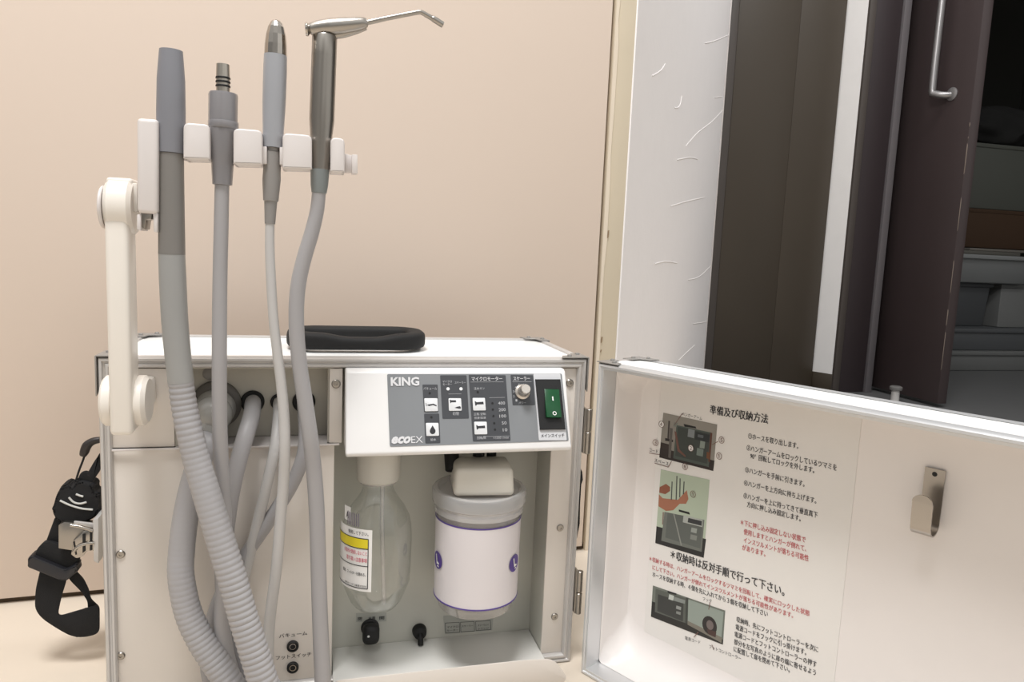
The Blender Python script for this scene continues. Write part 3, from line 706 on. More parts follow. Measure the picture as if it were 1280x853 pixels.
for (u0, v0, u1, v1) in ((0, LH-.008, LW, LH), (0, 0, LW, .008), (0, 0, .008, LH), (LW-.008, 0, LW, LH)): lbox(bm, u0, v0, -LT+.008, u1, v1, -LT, .0012)
obj('rear_rail', bm, ALUL, lid)
for v0 in (LH, 0):
    sg = 1 if v0 else -1
    for n0, q in ((0, -1), (-LT, 1)):
        bm = B()
        tp = [(-.001, n0-q*.001), (.026, n0-q*.001), (.022, n0+q*.009), (.011, n0+q*.012), (.009, n0+q*.022), (-.001, n0+q*.026)]
        prism(bm, [lf(u, v0+sg*.0006, n) for u, n in tp], (0, 0, sg*.0011), .0004)
        if v0:
            for u, n in ((.016, n0+q*.005), (.005, n0+q*.016)): screw(bm, lf(u, v0+.0017, n), (0, 0, 1), .0022)
        obj('corner_cap', bm, mat('pressed_steel', (150, 147, 143), .35, metal=.3), lid)
# instruction sheet
sheet_pts = [lp(*p) for p in ((800, 482), (1048, 560), (1040, 870), (785, 790))]
u0, u1 = .035, .2335; v0, v1 = .040, .3145
bm = B(); pip(bm, lambda u, v, n: lf(u, v, n-.0602), rrect(u0, v0, u1, v1, .002, 3), .0001, .0006); sheet = obj('instruction_sheet', bm, PAPER, lid, smooth=False)
def sf(u, v, n): return lf(u, v, n-.0596)
def stext(bm, s, a, b, hpx, bold=.012):
    p, q = lp(*a), lp(*b); text(bm, s, sf, p[0], p[1], q[0], q[1], hpx, .00035, bold)
bk = B()
stext(bk, '準備及び収納方法', (887.5, 514.5+3), (960, 530), .0088, .02)
obj('heading_lettering', bk, INKD, sheet, smooth=False); bk = B(); T = .0056
stext(bk, '＊収納時は反対手順で行って下さい。', (838.5, 698), (980.5, 745.5), .0094, .018)
obj('heading_lettering', bk, INKD, sheet, smooth=False); bk = B()
for s, a, b in (('①ホースを取り出します。', (935.5, 548.5), (998, 561.6)), ('②ハンガーアームをロックしているツマミを', (933.5, 563), (1046, 588.8)),
                ('90°  回転してロックを外します。', (938, 573.5), (1018, 592)), ('③ハンガーを手前に引きます。', (931.6, 590.6), (1005.7, 609)),
                ('④ハンガーを上方向に持ち上げます。', (930.3, 607), (1020.5, 630)), ('⑤ハンガーを上に持ってきて垂直真下', (929.7, 622.8), (1022, 648)),
                ('方向に押し込み固定します。', (934, 634), (1001, 652.3))): stext(bk, s, a, b, T)
for s, a, b in (('ホースを収納する時、４個を先に入れてから３個を収納して下さい', (816, 721), (960, 771.5)), ('収納時、先にフットコントローラーを次に', (921, 777.5), (1023, 816)),
                ('電源コードをフックに引っ掛けます。', (920, 787), (1008, 819.5)), ('電源コードとフットコントローラーの押す', (918.6, 796), (1021, 834.6)),
                ('部分を左写真のように扉の端に寄せるよう', (918, 805.4), (1020, 845)), ('に配置して扉を閉めて下さい。', (917.6, 814.6), (987.5, 841))): stext(bk, s, a, b, T)
for s, a, b in (('電源コード', (856.8, 799.6), (876, 805.6)), ('フットコントローラー', (887, 810.4), (926.7, 826)), ('フック', (879, 750.6), (890, 754)),
                ('ハンガーアーム', (853, 519.5), (878, 525.5)), ('コード', (812, 564.5), (823, 567)), ('スペース', (818.5, 577.5), (836, 582.5))): stext(bk, s, a, b, .0036, 0)
obj('black_lettering', bk, INKD, sheet, smooth=False)
rd = B()
for s, a, b in (('＊下に押し込み固定しない状態で', (926, 656.4), (1007, 678.8)), ('使用しますとハンガーが倒れて、', (930, 668), (1008, 690)), ('インスツルメントが落ちる可能性', (930, 678.4), (1011, 702)), ('があります。', (928, 687.5), (957, 696))): stext(rd, s, a, b, T)
for s, a, b in (('＊収納する時は、ハンガーアームをロックするツマミを回転して、確実にロックした状態', (812, 701), (1012, 770.5)), ('にして下さい。ハンガーが倒れてインスツルメントが落ちる可能性があります。', (816, 712), (991.6, 773))): stext(rd, s, a, b, .0052)
obj('red_lettering', rd, INKR, sheet, smooth=False)
def mk(poly_px): return [lp(*p) for p in poly_px]
# picture 1: the unit seen from the front
pr1 = Print(); P1 = lambda pts, c: pr1.poly(sf, mk(pts), c)
P1([(829.5, 516), (897, 531), (892, 589), (824.5, 572)], (140, 136, 128))
P1([(826.5, 553), (838, 556), (836, 575), (824.7, 572)], (48, 38, 34)); P1([(825.5, 560), (893.5, 576), (892, 589), (824.5, 572)], (42, 34, 32))
P1([(846, 531.5), (890, 541), (886.5, 584), (842, 573)], (74, 84, 78)); P1([(848, 533.5), (888, 542.5), (884.5, 580), (844.5, 570)], (58, 64, 60))
P1([(843, 528), (848, 529), (846, 534), (842, 533)], (120, 124, 118)); P1([(855, 530), (870, 533.5), (871, 536), (856, 533.5)], (24, 24, 26))
P1([(836, 526), (838, 526.4), (836.5, 549), (834.7, 548)], (60, 54, 52)); P1([(832, 547.5), (842, 550), (841.7, 553), (831.8, 551)], (34, 28, 28))
P1([(861, 536), (869, 538), (868, 548), (860, 546)], (126, 132, 134)); P1([(870, 540), (888, 544), (886.5, 553.5), (869, 549.5)], (40, 44, 46))
P1([(873, 543), (880, 544.5), (879.5, 548), (872.5, 546.5)], (90, 96, 98)); P1([(876, 551), (882, 552.5), (881, 561), (875, 560)], (132, 142, 134)); P1([(872, 560), (880, 562), (879, 571), (871, 569)], (112, 124, 118))
P1([(888.5, 541), (891, 541.6), (888, 578), (885.8, 577)], (92, 56, 44)); P1([(843.5, 539), (846, 540), (850, 562), (858, 570), (857, 571.5), (847.5, 564)], (110, 76, 66))
P1([(884, 565), (888, 566), (887.5, 574), (883.6, 573)], (110, 70, 44)); P1([(838, 535), (841.5, 535.8), (839, 573), (835.8, 572)], (92, 88, 84))
pr1.done('printed_photo', sheet)
pr2 = Print(); P2 = lambda pts, c: pr2.poly(sf, mk(pts), c)
P2([(826.5, 587), (887.5, 600), (880, 697.5), (819.5, 679)], (176, 188, 168))
P2([(821, 658), (883, 674), (880, 697.5), (819.5, 679)], (40, 40, 40)); P2([(831, 640), (881, 650), (877.5, 690), (827, 676)], (108, 112, 106)); P2([(835, 641), (879, 650), (876, 686), (832, 672)], (92, 96, 92))
P2([(825, 609), (833, 605), (838, 609), (838, 614), (832, 618), (824.5, 616)], (138, 84, 62)); P2([(824, 618), (829, 623), (848, 625), (856, 616), (859, 613), (861, 624), (858, 630), (850, 630), (842, 638), (833, 639), (823.5, 633)], (162, 108, 84))
for a, b in (((840, 602), (839, 625)), ((846, 595), (845, 625)), ((850, 598), (849.5, 622)), ((855, 602), (854, 618))):
    P2([a, (a[0]+1.3, a[1]+.2), (b[0]+1.3, b[1]+.2), b], (74, 78, 74))
P2([(849, 637), (862, 640.5), (863, 643.5), (849, 639.5)], (30, 30, 30)); P2([(855, 644), (879, 650), (878.5, 659), (854, 653)], (168, 172, 166)); P2([(861, 647.5), (878, 651.5), (877.5, 657.5), (860, 653)], (52, 54, 56))
P2([(865, 659.5), (872, 661), (871, 667), (864, 665)], (148, 154, 148)); P2([(864, 668), (872, 670), (871, 676), (863, 674)], (128, 132, 126))
P2([(842, 642), (843.5, 642.3), (853, 682), (851.5, 682)], (140, 142, 136)); P2([(829, 640), (830.6, 640.5), (829.5, 656), (828, 655.6)], (130, 110, 104))
pr2.done('printed_photo', sheet)
pr3 = Print(); P3 = lambda pts, c: pr3.poly(sf, mk(pts), c)
P3([(816.5, 732), (907, 763.5), (904, 806), (814, 771)], (110, 116, 108))
P3([(815.5, 752), (822, 754), (820.5, 773.5), (814, 771)], (34, 34, 34)); P3([(818, 764), (861, 778), (904.5, 800), (904, 806), (814, 771)], (40, 40, 38))
P3([(820, 736), (858, 748), (857, 779), (819, 765)], (88, 92, 86)); P3([(823, 743), (855, 753), (854, 777), (822, 764)], (58, 60, 58))
P3([(835, 738.5), (846, 742), (846, 744), (835, 741)], (20, 20, 22)); P3([(837, 743), (843, 745), (842, 751), (836, 749)], (190, 196, 190)); P3([(843, 746), (857, 750.5), (856.5, 755), (842.5, 751)], (130, 136, 132))
P3([(846, 757), (852, 759), (851.5, 763), (845.5, 761)], (146, 150, 146)); P3([(846, 764), (851.5, 765.5), (851, 769), (845.5, 767)], (130, 134, 130))
P3([(860, 749), (905, 765), (902, 801), (859, 779)], (144, 154, 146)); P3([(858, 747), (861, 748), (860, 780), (857, 779)], (60, 64, 60)); P3([(860, 776), (903, 797), (902.5, 804), (860, 781)], (120, 116, 106))
ring = [(887.5+9.2*math.cos(k*math.pi/10), 782+11.5*math.sin(k*math.pi/10)+.3*9.2*math.cos(k*math.pi/10)) for k in range(20)]; P3(ring, (42, 38, 38))
ring = [(888+4.5*math.cos(k*math.pi/8), 781.5+6*math.sin(k*math.pi/8)+1.2*math.cos(k*math.pi/8)) for k in range(16)]; P3(ring, (110, 100, 98))
P3([(884, 786), (896, 790), (895, 797), (886, 793)], (70, 50, 46))
pr3.done('printed_photo', sheet)
# callouts on the sheet: circled numbers and leader lines
bm = B()
def sline(pts, w=.0003):
    q = [lp(*p) for p in pts]
    for i in range(len(q)-1):
        a, b = V(q[i]), V(q[i+1]); e = (b-a).normalized()*w; g = V((-e.y, e.x)); pip(bm, sf, [a-g, b-g, b+g, a+g], .0005, .0007)
for s, x, y in (('④', 827.5, 530.5), ('③', 820, 553.5), ('②', 864.2, 560.5), ('⑤', 902.5, 550.5), ('①', 899.5, 570.5), ('⑥', 857, 583.5), ('①', 867, 618)):
    p = lp(x-3.4, y+3.4); text(bm, s, sf, p[0], p[1], lp(x+3.4, y+4.6)[0], lp(x+3.4, y+4.6)[1], .0068, .0008, .01)
sline([(844, 531), (853, 517.5), (855, 518)]); sline([(891, 556), (898, 552)]); sline([(812, 566.5), (825, 568.5)]); sline([(819, 579), (836, 584), (840, 577)]); sline([(888, 753), (886.5, 762)]); sline([(868, 796.5), (873.5, 790)]); sline([(890.5, 806), (893, 812)])
obj('callout_marks', bm, mat('brown_ink', (120, 92, 84), .5), sheet, smooth=False)
for x, y in ((827.5, 530.5), (864.2, 560.5)):
    bm = B(); c = lp(x, y); pip(bm, sf, [(c[0]+.0032*math.cos(k*math.pi/8), c[1]+.0032*math.sin(k*math.pi/8)) for k in range(16)], .00052, .00062)
    obj('callout_disc', bm, LWHITE, sheet, smooth=False)
# steel hook: bent flat strip
ca = lp(1157, 583); cb = lp(1184, 588); hb = lp(1150, 655)
uc = (ca[0]+cb[0])/2; w2 = .0072; ztop = ca[1]; zbot = hb[1]+.0
prof = [(ztop, .0004), (zbot+.018, .0004), (zbot+.006, .0012)]
n_ = 10
for k in range(n_+1):
    a = math.radians(180+180*k/n_); prof.append((zbot+.004+.0075*math.sin(a), .0112+.0102*math.cos(a)))
prof += [(zbot+.014, .0222), (zbot+.024, .0226)]
bm = B(); L = []; thk = .0011
for i, (z, n) in enumerate(prof):
    a = V(prof[max(i-1, 0)]); b = V(prof[min(i+1, len(prof)-1)]); tt = (b-a).normalized(); nn = V((-tt.y, tt.x))*thk
    w = w2
    L.append([bm.verts.new(lf(uc+s*w, z+o*nn.x, -.0600+.0006+n+o*nn.y)) for s, o in ((-1, 0), (1, 0), (1, -1), (-1, -1))])
for i in range(len(L)-1):
    for k in range(4): bm.faces.new((L[i][k], L[i][(k+1) % 4], L[i+1][(k+1) % 4], L[i+1][k]))
bm.faces.new(L[0][::-1])
# rounded tongue end
e0 = L[-1]; z, n = prof[-1]; front, back = [], []
for k in range(9):
    a = math.pi*k/8; du = w2*math.cos(a); dz = .006*math.sin(a)
    front.append(bm.verts.new(lf(uc+du, z+dz, -.0594+n+.0))); back.append(bm.verts.new(lf(uc+du, z+dz, -.0594+n+thk)))
bm.faces.new(front); bm.faces.new(back[::-1])
for k in range(8): bm.faces.new((front[k], front[k+1], back[k+1], back[k]))
hook = obj('cable_hook', bm, mat('satin_stainless', (168, 162, 155), .3, metal=1), lid)
bm = B(); hs = lp(1169.5, 592.5); lathe(bm, lf(hs[0], hs[1], -.0600+.0012), -LN, [(0, .0022), (.0008, .0022), (.0012, .001)], 18); obj('hook_screw', bm, BLACK, hook)

# ================================================================== bottle and canister
bx, by = .2425, .0095
bot = thing('water_bottle', 'clear plastic water bottle with a warning label hanging at left in the open bay', 'bottle', (bx, by, .066))
prof = [(.0785, .001), (.0785, .0170), (.080, .0210), (.086, .0255), (.103, .0322), (.108, .0338), (.112, .0328), (.116, .0342), (.150, .0348), (.160, .0342), (.170, .0320), (.181, .0265), (.190, .0200), (.197, .0158), (.201, .0148), (.207, .0142), (.209, .0165), (.2105, .0165)]
Z = V((0, 0, 1)); bm = B(); lathe(bm, (bx, by, 0), Z, prof, 56, caps=False)
# moulded panels of the clear body
for v in bm.verts:
    d_ = V((v.co.x-bx, v.co.y-by, 0)); a = math.atan2(d_.y, d_.x)
    if .07 < v.co.z < .175: k = 1-.035*max(0, math.cos(5*a+.6))**3; v.co.x = bx+d_.x*k; v.co.y = by+d_.y*k
obj('body', bm, CLEAR, bot)
bm = B(); lathe(bm, (bx, by, 0), Z, [(.2085, .0195), (.210, .0208), (.2320, .0212), (.2445, .0205)], 48); obj('cap', bm, mat('milky_cap', (196, 193, 184), .35), bot)
bm = B(); lathe(bm, (bx, by, 0), Z, [(.2065, .0178), (.2080, .0178)], 40); obj('collar_ring', bm, CLEARJ, bot)
bm = B(); tube(bm, [(bx+.004, by, .209), (bx+.005, by, .15), (bx+.008, by-.002, .08)], .0022, seg=10, n=6); obj('dip_tube', bm, CLEARJ, bot)
def wrap(r): return lambda u, v, n: V((bx+(r+n)*math.cos(u/r), by+(r+n)*math.sin(u/r), v))
RB = .0353; wf2 = wrap(RB)
def wpatch(f, r, u0, v0, u1, v1, n, sl=0):
    bm = B(); m_ = 14; A = [bm.verts.new(f(u0+(u1-u0)*k/m_, v0, n)) for k in range(m_+1)]; C = [bm.verts.new(f(u0+(u1-u0)*k/m_, v1, n)) for k in range(m_+1)]
    for k in range(m_): bm.faces.new((A[k], A[k+1], C[k+1], C[k]))
    return bm
# angles: label spans the viewer's left of the bottle
def ang(px, py, r):     # angle on the bottle of the point seen at a pixel
    d_ = ray(px, py); ox, oy = CAM.x-bx, CAM.y-by; A_ = d_.x**2+d_.y**2; B_ = 2*(ox*d_.x+oy*d_.y); C_ = ox*ox+oy*oy-r*r
    disc = max(0, B_*B_-4*A_*C_); t = (-B_-math.sqrt(disc))/(2*A_); P = CAM+d_*t; return math.atan2(P.y-by, P.x-bx), P.z
aR, zR0 = ang(464, 738, RB); _, zR1 = ang(464, 672, RB)
uR = aR*RB; uL = uR-.052
zb_, zt_ = zR0-.002, zR1+.001
bm = wpatch(wf2, RB, uL, zb_, uR, zt_+.006, .0002); lb = obj('warning_label', bm, LWHITE, bot)
bm = wpatch(wf2, RB, uL, zt_-.0125, uR-.0035, zt_-.0035, .0004); obj('yellow_band', bm, YEL, lb)
bm = B()
def wline(u0, v0, u1, v1, w=.0004):
    m_ = 10
    if abs(u1-u0) > abs(v1-v0):
        for k in range(m_):
            a, b = u0+(u1-u0)*k/m_, u0+(u1-u0)*(k+1)/m_; bm.faces.new([bm.verts.new(wf2(x, y, .0006)) for x, y in ((a, v0-w), (b, v0-w), (b, v0+w), (a, v0+w))])
    else: bm.faces.new([bm.verts.new(wf2(x, y, .0006)) for x, y in ((u0-w, v0), (u0+w, v0), (u0+w, v1), (u0-w, v1))])
ue = uR-.0035
for z in (zt_-.0030, zt_-.0130, zt_-.030, zb_+.003): wline(uL, z, ue, z)
wline(ue, zb_+.003, ue, zt_-.003)
text(bm, '使用して下さい。', wf2, ue-.022, zt_, ue, zt_, .0038, .0006, .01)
text(bm, '確認、フィルターを閉める。', wf2, ue-.030, zt_-.040, ue-.002, zt_-.040, .0034, .0006, .01)
text(bm, '歯科キング工業株式会社', wf2, ue-.026, zb_+.0042, ue-.001, zb_+.0042, .0022, .0006, .01)
obj('label_lettering', bm, INKD, lb, smooth=False)
bm = B(); text(bm, '水道水を使用しないこと', wf2, ue-.028, zt_-.0195, ue-.001, zt_-.0195, .0044, .0006, .01); text(bm, '取り扱い注意事項', wf2, ue-.024, zt_-.0265, ue-.001, zt_-.0265, .0044, .0006, .01)
obj('label_red_lettering', bm, mat('pink_ink', (206, 84, 110), .5), lb, smooth=False)
aT_, zT_ = ang(437, 640, .0325); bm = B(); fT = wrap(.0345)
t_ = wpatch(fT, .0345, aT_*.0345-.006, zT_-.008, aT_*.0345+.0045, zT_+.006, .0); merge(bm, t_); small = obj('date_tag', bm, LWHITE, bot)
bm = B(); text(bm, 'A', fT, aT_*.0345-.002, zT_-.005, aT_*.0345+.002, zT_-.005, .006, .0004, .03); obj('tag_lettering', bm, INKD, small, smooth=False)
aT_, zT_ = ang(441, 656, RB); bm = B()
for k in range(7): bm.faces.new([bm.verts.new(wf2(aT_*RB-.007+.0022*k+x, zt_+.008+y, .0003)) for x, y in ((0, 0), (.0011, 0), (.0011, .013-.001*(k % 3)), (0, .013))])
obj('tag_bars', bm, mat('violet_grey_ink', (120, 112, 128), .5), bot, smooth=False)
# canister
kx, ky = .3425, .0015
can = thing('suction_canister', 'round clear suction canister with a white purple-edged label, right side of the bay', 'canister', (kx, ky, .074))
RJ = .0417
bm = B(); lathe(bm, (kx, ky, 0), Z, [(.0745, .001), (.0745, .034), (.0770, .0375), (.0860, .0395), (.0880, .0425), (.0900, RJ-.0012), (.130, RJ), (.186, RJ+.0005)], 64, caps=False); obj('jar', bm, CLEARJ, can)
bm = B(); lathe(bm, (kx, ky, 0), Z, [(.0885, RJ+.0000), (.0885, RJ+.0008), (.1715, RJ+.0014), (.1715, RJ+.0006)], 64, caps=False); cl = obj('label_sleeve', bm, mat('sleeve_white', (219, 214, 216), .4), can)
bm = B()
for z, k in ((.0888, .0009), (.1705, .0013)): lathe(bm, (kx, ky, 0), Z, [(z, RJ+k-.0002), (z, RJ+k+.0003), (z+.0013, RJ+k+.0003), (z+.0013, RJ+k-.0002)], 64, caps=False)
def cwrap(u, v, n): r = RJ+.0014; return V((kx+(r+n)*math.cos(u/r), ky+(r+n)*math.sin(u/r), v))
def cang(px, py):
    r = RJ+.0014; d_ = ray(px, py); ox, oy = CAM.x-kx, CAM.y-ky; A_ = d_.x**2+d_.y**2; B_ = 2*(ox*d_.x+oy*d_.y); C_ = ox*ox+oy*oy-r*r
    t = (-B_-math.sqrt(max(0, B_*B_-4*A_*C_)))/(2*A_); P = CAM+d_*t; return math.atan2(P.y-ky, P.x-kx)*r, P.z
ca_, cb_ = cang(547.5, 700), cang(642.5, 704)
for c in (ca_, cb_):
    vs = [bm.verts.new(cwrap(c[0]+.0088*math.cos(k*math.pi/14), c[1]+.0088*math.sin(k*math.pi/14), .0005)) for k in range(28)]; bm.faces.new(vs)
obj('purple_print', bm, PURP, cl, smooth=False)
bm = B()
for c in (ca_, cb_):
    for pts in ([(-.003, .005), (-.0015, .006), (.0, -.001), (.004, -.002), (.004, -.0035), (-.001, -.004)], [(.001, -.0045), (.004, -.0055), (.0035, -.0065), (0, -.006)]):
        bm.faces.new([bm.verts.new(cwrap(c[0]+x, c[1]+y, .0009)) for x, y in pts])
obj('icon_print', bm, LWHITE, cl, smooth=False)
bm = B(); lathe(bm, (kx, ky, 0), Z, [(.1770, RJ+.0012), (.1775, RJ+.0030), (.1815, RJ+.0030), (.1830, RJ+.0018), (.1850, RJ+.0022), (.1870, RJ+.0052), (.1975, RJ+.0056), (.2000, RJ+.0042), (.2000, RJ+.0005), (.1965, RJ-.002), (.1960, .002)], 64); obj('lid', bm, FROST, can)
# box-shaped float housing on the lid
bm = B(); Mx = Matrix.Translation((kx+.001, ky-.004, .2125)) @ Matrix.Rotation(math.radians(-6), 4, 'Z') @ Matrix.Rotation(math.radians(0), 4, 'X')
t_ = B(); bmesh.ops.create_cube(t_, size=1)
for v in t_.verts:
    k = 1.0 if v.co.z < 0 else .93; v.co = V((v.co.x*.060*k, v.co.y*.050*k, v.co.z*.027))
bmesh.ops.bevel(t_, geom=t_.edges[:], offset=.0045, segments=4, profile=.5, affect='EDGES'); bmesh.ops.transform(t_, matrix=Mx, verts=t_.verts); merge(bm, t_)
obj('inlet_housing', bm, mat('ivory_housing', (206, 202, 192), .35), can)
bm = B(); cyl(bm, (kx-.026, ky+.010, .214), (kx-.026, ky+.026, .238), .0075, bev=.001); cyl(bm, (kx+.002, ky+.018, .217), (kx+.002, ky+.018, .240), .006, bev=.001); cyl(bm, (kx+.016, ky+.02, .217), (kx+.016, ky+.02, .240), .005)
obj('inlet_elbow', bm, BRUB, can, label='black rubber elbows behind the housing')

# ================================================================== instruments with their hoses
YI = -.066
def px3(pts, ydef=YI):
    out, rad = [], []
    for p in pts:
        y = p[3] if len(p) > 3 else ydef; P = at(p[0], p[1], y=y); out.append(P); rad.append(p[2]*mpp(P))
    return out, rad
def spun(bm, pts, y=YI, seg=36, step=True):
    """turned body along a nearly straight axis: rings at photo heights"""
    P, r = px3(pts, y); ax = (P[-1]-P[0]); L = ax.length; ax.normalize(); lathe(bm, P[0], ax, [((p-P[0]).dot(ax), q) for p, q in zip(P, r)], seg)
GR = 'instruments standing in the hanger'
# 1 suction tip with ribbed hose
P0 = at(213, 192, y=YI)
t1 = thing('suction_handpiece', 'slate grey suction handpiece with thick ribbed hose, leftmost in the hanger', 'suction hose', P0, GR)
bm = B(); spun(bm, [(213.8, 63.5, 11), (213.8, 63, 13.6), (213.7, 80, 14.9), (213.5, 100, 16.3), (213.5, 140, 16.9), (213.6, 165, 16.7), (213.8, 191.5, 15.9)]); h1 = obj('handle', bm, GHAND, t1)
bm = B(); spun(bm, [(213.8, 192, 14.8), (214, 240, 15.0), (214.8, 318, 15.6)]); obj('grip_sleeve', bm, mat('dark_warm_grey_rubber', (122, 119, 115), .42), t1)
def at_floor_safe(p): return V((p.x, p.y, max(p.z, .02)))
pts = [(214.8, 317, 15.4), (216, 350, 15.8), (218.5, 400, 15.6), (222, 440, 15.4), (226.3, 478, 15.2)]
P, r = px3(pts); bm = B(); tube(bm, P, r, seg=28, n=8); obj('hose_cuff', bm, mat('smooth_grey_cuff', (150, 150, 148), .36), t1)
pts = [(226.0, 476, 14.6), (230, 505, 15), (236, 535, 15.4, -.068), (245.5, 575, 16, -.070), (259, 620, 16.6, -.074), (274, 670, 17, -.078), (290, 722, 17.2, -.082), (304, 772, 17.2, -.086), (319, 820, 17.4, -.090), (330, 856, 17.6, -.092)]
P, r = px3(pts)
back = [(288, 856, 16.6, -.050), (270, 829, 16.6, -.046), (251, 800, 16.4, -.042), (235, 765, 16, -.038), (226.5, 722, 15.6, -.034), (227, 690, 15.6, -.030), (232, 648, 15.4, -.026), (241, 605, 15, -.022), (254, 560, 14.6, -.016)]
Pb, rb_ = px3(back)
bend = [P[-1]+V((.004, .004, -.016)), V(((P[-1].x*.72+Pb[0].x*.28), -.076, .030)), V(((P[-1].x+Pb[0].x)/2-.004, -.066, .0225)), Pb[0]+V((.006, -.004, -.014))]
Pe = [PE+V((-.009, -.034, -.028))]
bm = B(); tube(bm, P+bend+Pb+Pe, r+[.0118]*4+rb_+[.0128], seg=28, n=10, rib=(.0049, .030), amps=[1, 1, .8, .4, .25, .5, 1, 1.2, 1.2, 1.2]+[1]*4+[.9, 1, .9, .5, .25, .15, .12, .12, .12]+[0], spacing=.0006); obj('ribbed_hose', bm, GHOSE, t1)
# 2 micromotor
P0 = at(278, 230, y=YI)
t2 = thing('micromotor_handpiece', 'grey micromotor with exposed ringed steel coupling tip, second from left in the hanger', 'handpiece', P0, GR)
bm = B(); spun(bm, [(278.6, 81.5, 5), (278.6, 80.5, 7.8), (278.8, 96, 8.2), (278.8, 110, 8.2), (278.8, 118, 7.8)], seg=16); obj('coupling', bm, mat('satin_knob2', (176, 170, 160), .3, metal=.8), t2)
for y in (97.8, 102.8, 108): bm = B(); spun(bm, [(278.8, y-1.3, 8.3), (278.8, y-.8, 8.8), (278.8, y+.8, 8.8), (278.8, y+1.3, 8.3)]); obj('o_ring', bm, BRUB, t2)
bm = B(); spun(bm, [(279, 118.5, 11), (279, 116.5, 16.6), (279.2, 119, 17.3), (279.2, 160, 17.2), (279, 168, 17), (278.6, 200, 14), (278.2, 203, 13.4), (277.8, 231, 11.8), (277.8, 232, 9)], seg=10); obj('motor_body', bm, GHAND2, t2)
bm = B(); spun(bm, [(279.3, 152, 17.6), (279.3, 153, 18), (279.3, 160, 18), (279.3, 161, 17.6)]); obj('body_ring', bm, GHAND2, t2)
pts = [(277.6, 230, 8.6), (276.5, 280, 8.8), (275.2, 340, 8.8), (274.4, 400, 8.9), (274.2, 460, 9), (274.6, 530, 9, -.062), (277, 590, 9.2, -.055), (279.5, 640, 9.4, -.048), (281.5, 700, 9.6, -.044), (279.5, 745, 9.6, -.040), (277.5, 780, 9.6, -.038), (283, 820, 9.8, -.036), (293, 856, 10, -.036)]
P, r = px3(pts)
backp = [(309, 856, 10, -.022), (296, 815, 10, -.020), (284, 770, 10, -.018), (279, 725, 10, -.018), (281, 680, 10, -.020), (287, 630, 10, -.022), (296, 585, 10.4, -.020), (306, 548, 10.6, -.012), (314, 522, 10.4, .004), (316, 506, 10, .022)]
Pb, rb_ = px3(backp); bend = [P[-1]+V((.003, .001, -.02)), V(((P[-1].x+Pb[0].x)/2, -.030, .018)), Pb[0]+V((.001, 0, -.02))]
bm = B(); tube(bm, P+bend+Pb+[O2], r+[.0069]*3+rb_+[.0068], seg=20, n=10, spacing=.003); obj('hose', bm, GHOSE, t2)
# 3 scaler
P0 = at(342, 230, y=YI)
t3 = thing('scaler_handpiece', 'light grey scaler handpiece with pointed chrome nose, third from left in the hanger', 'handpiece', P0, GR)
bm = B(); spun(bm, [(345.3, 26.3, 4), (345.2, 25.8, 4.6), (345.2, 28, 6.6), (345, 34, 9.6), (344.8, 44, 12), (344.6, 56, 13.2), (344.4, 69, 13.6)], seg=14); obj('chrome_nose', bm, STEEL, t3, smooth=False)
bm = B(); spun(bm, [(344.4, 69.2, 13.8), (344, 90, 14.2), (343, 130, 13.9), (341.8, 165, 12.6), (341, 184.6, 11.9)]); obj('handle', bm, GBODY, t3)
bm = B(); spun(bm, [(341, 185, 9), (341, 186, 8.2), (340.8, 189, 8.2), (340.2, 190, 9.8), (339, 225, 11), (338.2, 251, 9.2), (338.2, 252, 7.8), (337.4, 280, 6.4)]); obj('rear_cone', bm, GSOFT, t3)
pts = [(337.4, 278, 5.6), (337.2, 310, 5.8), (338.8, 350, 6), (342, 400, 6), (346.5, 440, 6.2), (351.5, 480, 6.4), (355, 520, 6.6), (356, 560, 6.8), (354.5, 600, 6.8, -.062), (350.5, 650, 6.8, -.058), (345.5, 710, 6.8, -.054), (339, 760, 6.8, -.048), (335.5, 800, 6.8, -.042), (334.5, 856, 7, -.038)]
P, r = px3(pts)
backp = [(300, 856, 6.6, -.010), (296, 800, 6.6, -.006), (300, 750, 6.6, -.006), (310, 703, 6.6, -.008), (322, 654, 6.8, -.012), (335, 600, 6.8, -.016), (343.5, 560, 6.8, -.012), (347.5, 525, 6.8, .006), (348, 506, 6.6, .024)]
Pb, rb_ = px3(backp); bend = [P[-1]+V((-.002, .002, -.025)), V(((P[-1].x*.7+Pb[0].x*.3), -.030, .014)), V(((P[-1].x*.3+Pb[0].x*.7), -.018, .013)), Pb[0]+V((.001, 0, -.02))]
bm = B(); tube(bm, P+bend+Pb+[O3], r+[.0046]*4+rb_+[.0046], seg=18, n=10, spacing=.003); obj('hose', bm, GHOSE2, t3)
# 4 three-way syringe
P0 = at(400, 230, y=YI)
t4 = thing('three_way_syringe', 'dark metal three-way syringe with long angled steel nozzle, rightmost in the hanger', 'syringe', P0, GR)
bm = B(); spun(bm, [(406, 44, 14), (406, 46, 15.2), (405.6, 70, 15.2), (404, 120, 15.2), (402.8, 150, 15.2), (401.4, 175, 13), (400.6, 210, 11.4), (400, 216, 11.2)], seg=12); obj('handle', bm, DSTEEL, t4)
bm = B(); spun(bm, [(400, 212, 11.6), (399.4, 232, 10.6), (398.8, 241, 9.2), (398.8, 242, 8)]); obj('hose_collar', bm, mat('blue_grey_rubber', (124, 130, 130), .45), t4)
bm = B()
Pn, rn = px3([(386, 37.5, 5), (387.5, 37, 7), (398, 35, 9), (412, 33.4, 10), (428, 32, 9.8), (444, 30.2, 8.6), (455, 28.8, 6.8), (459, 28.4, 4.8)], YI-.004)
tube(bm, Pn, rn, seg=24, n=6)
Pn, rn = px3([(406, 47, 14), (405.5, 40, 9.5), (405.5, 34, 8)], YI); tube(bm, Pn, rn, seg=24, n=4)
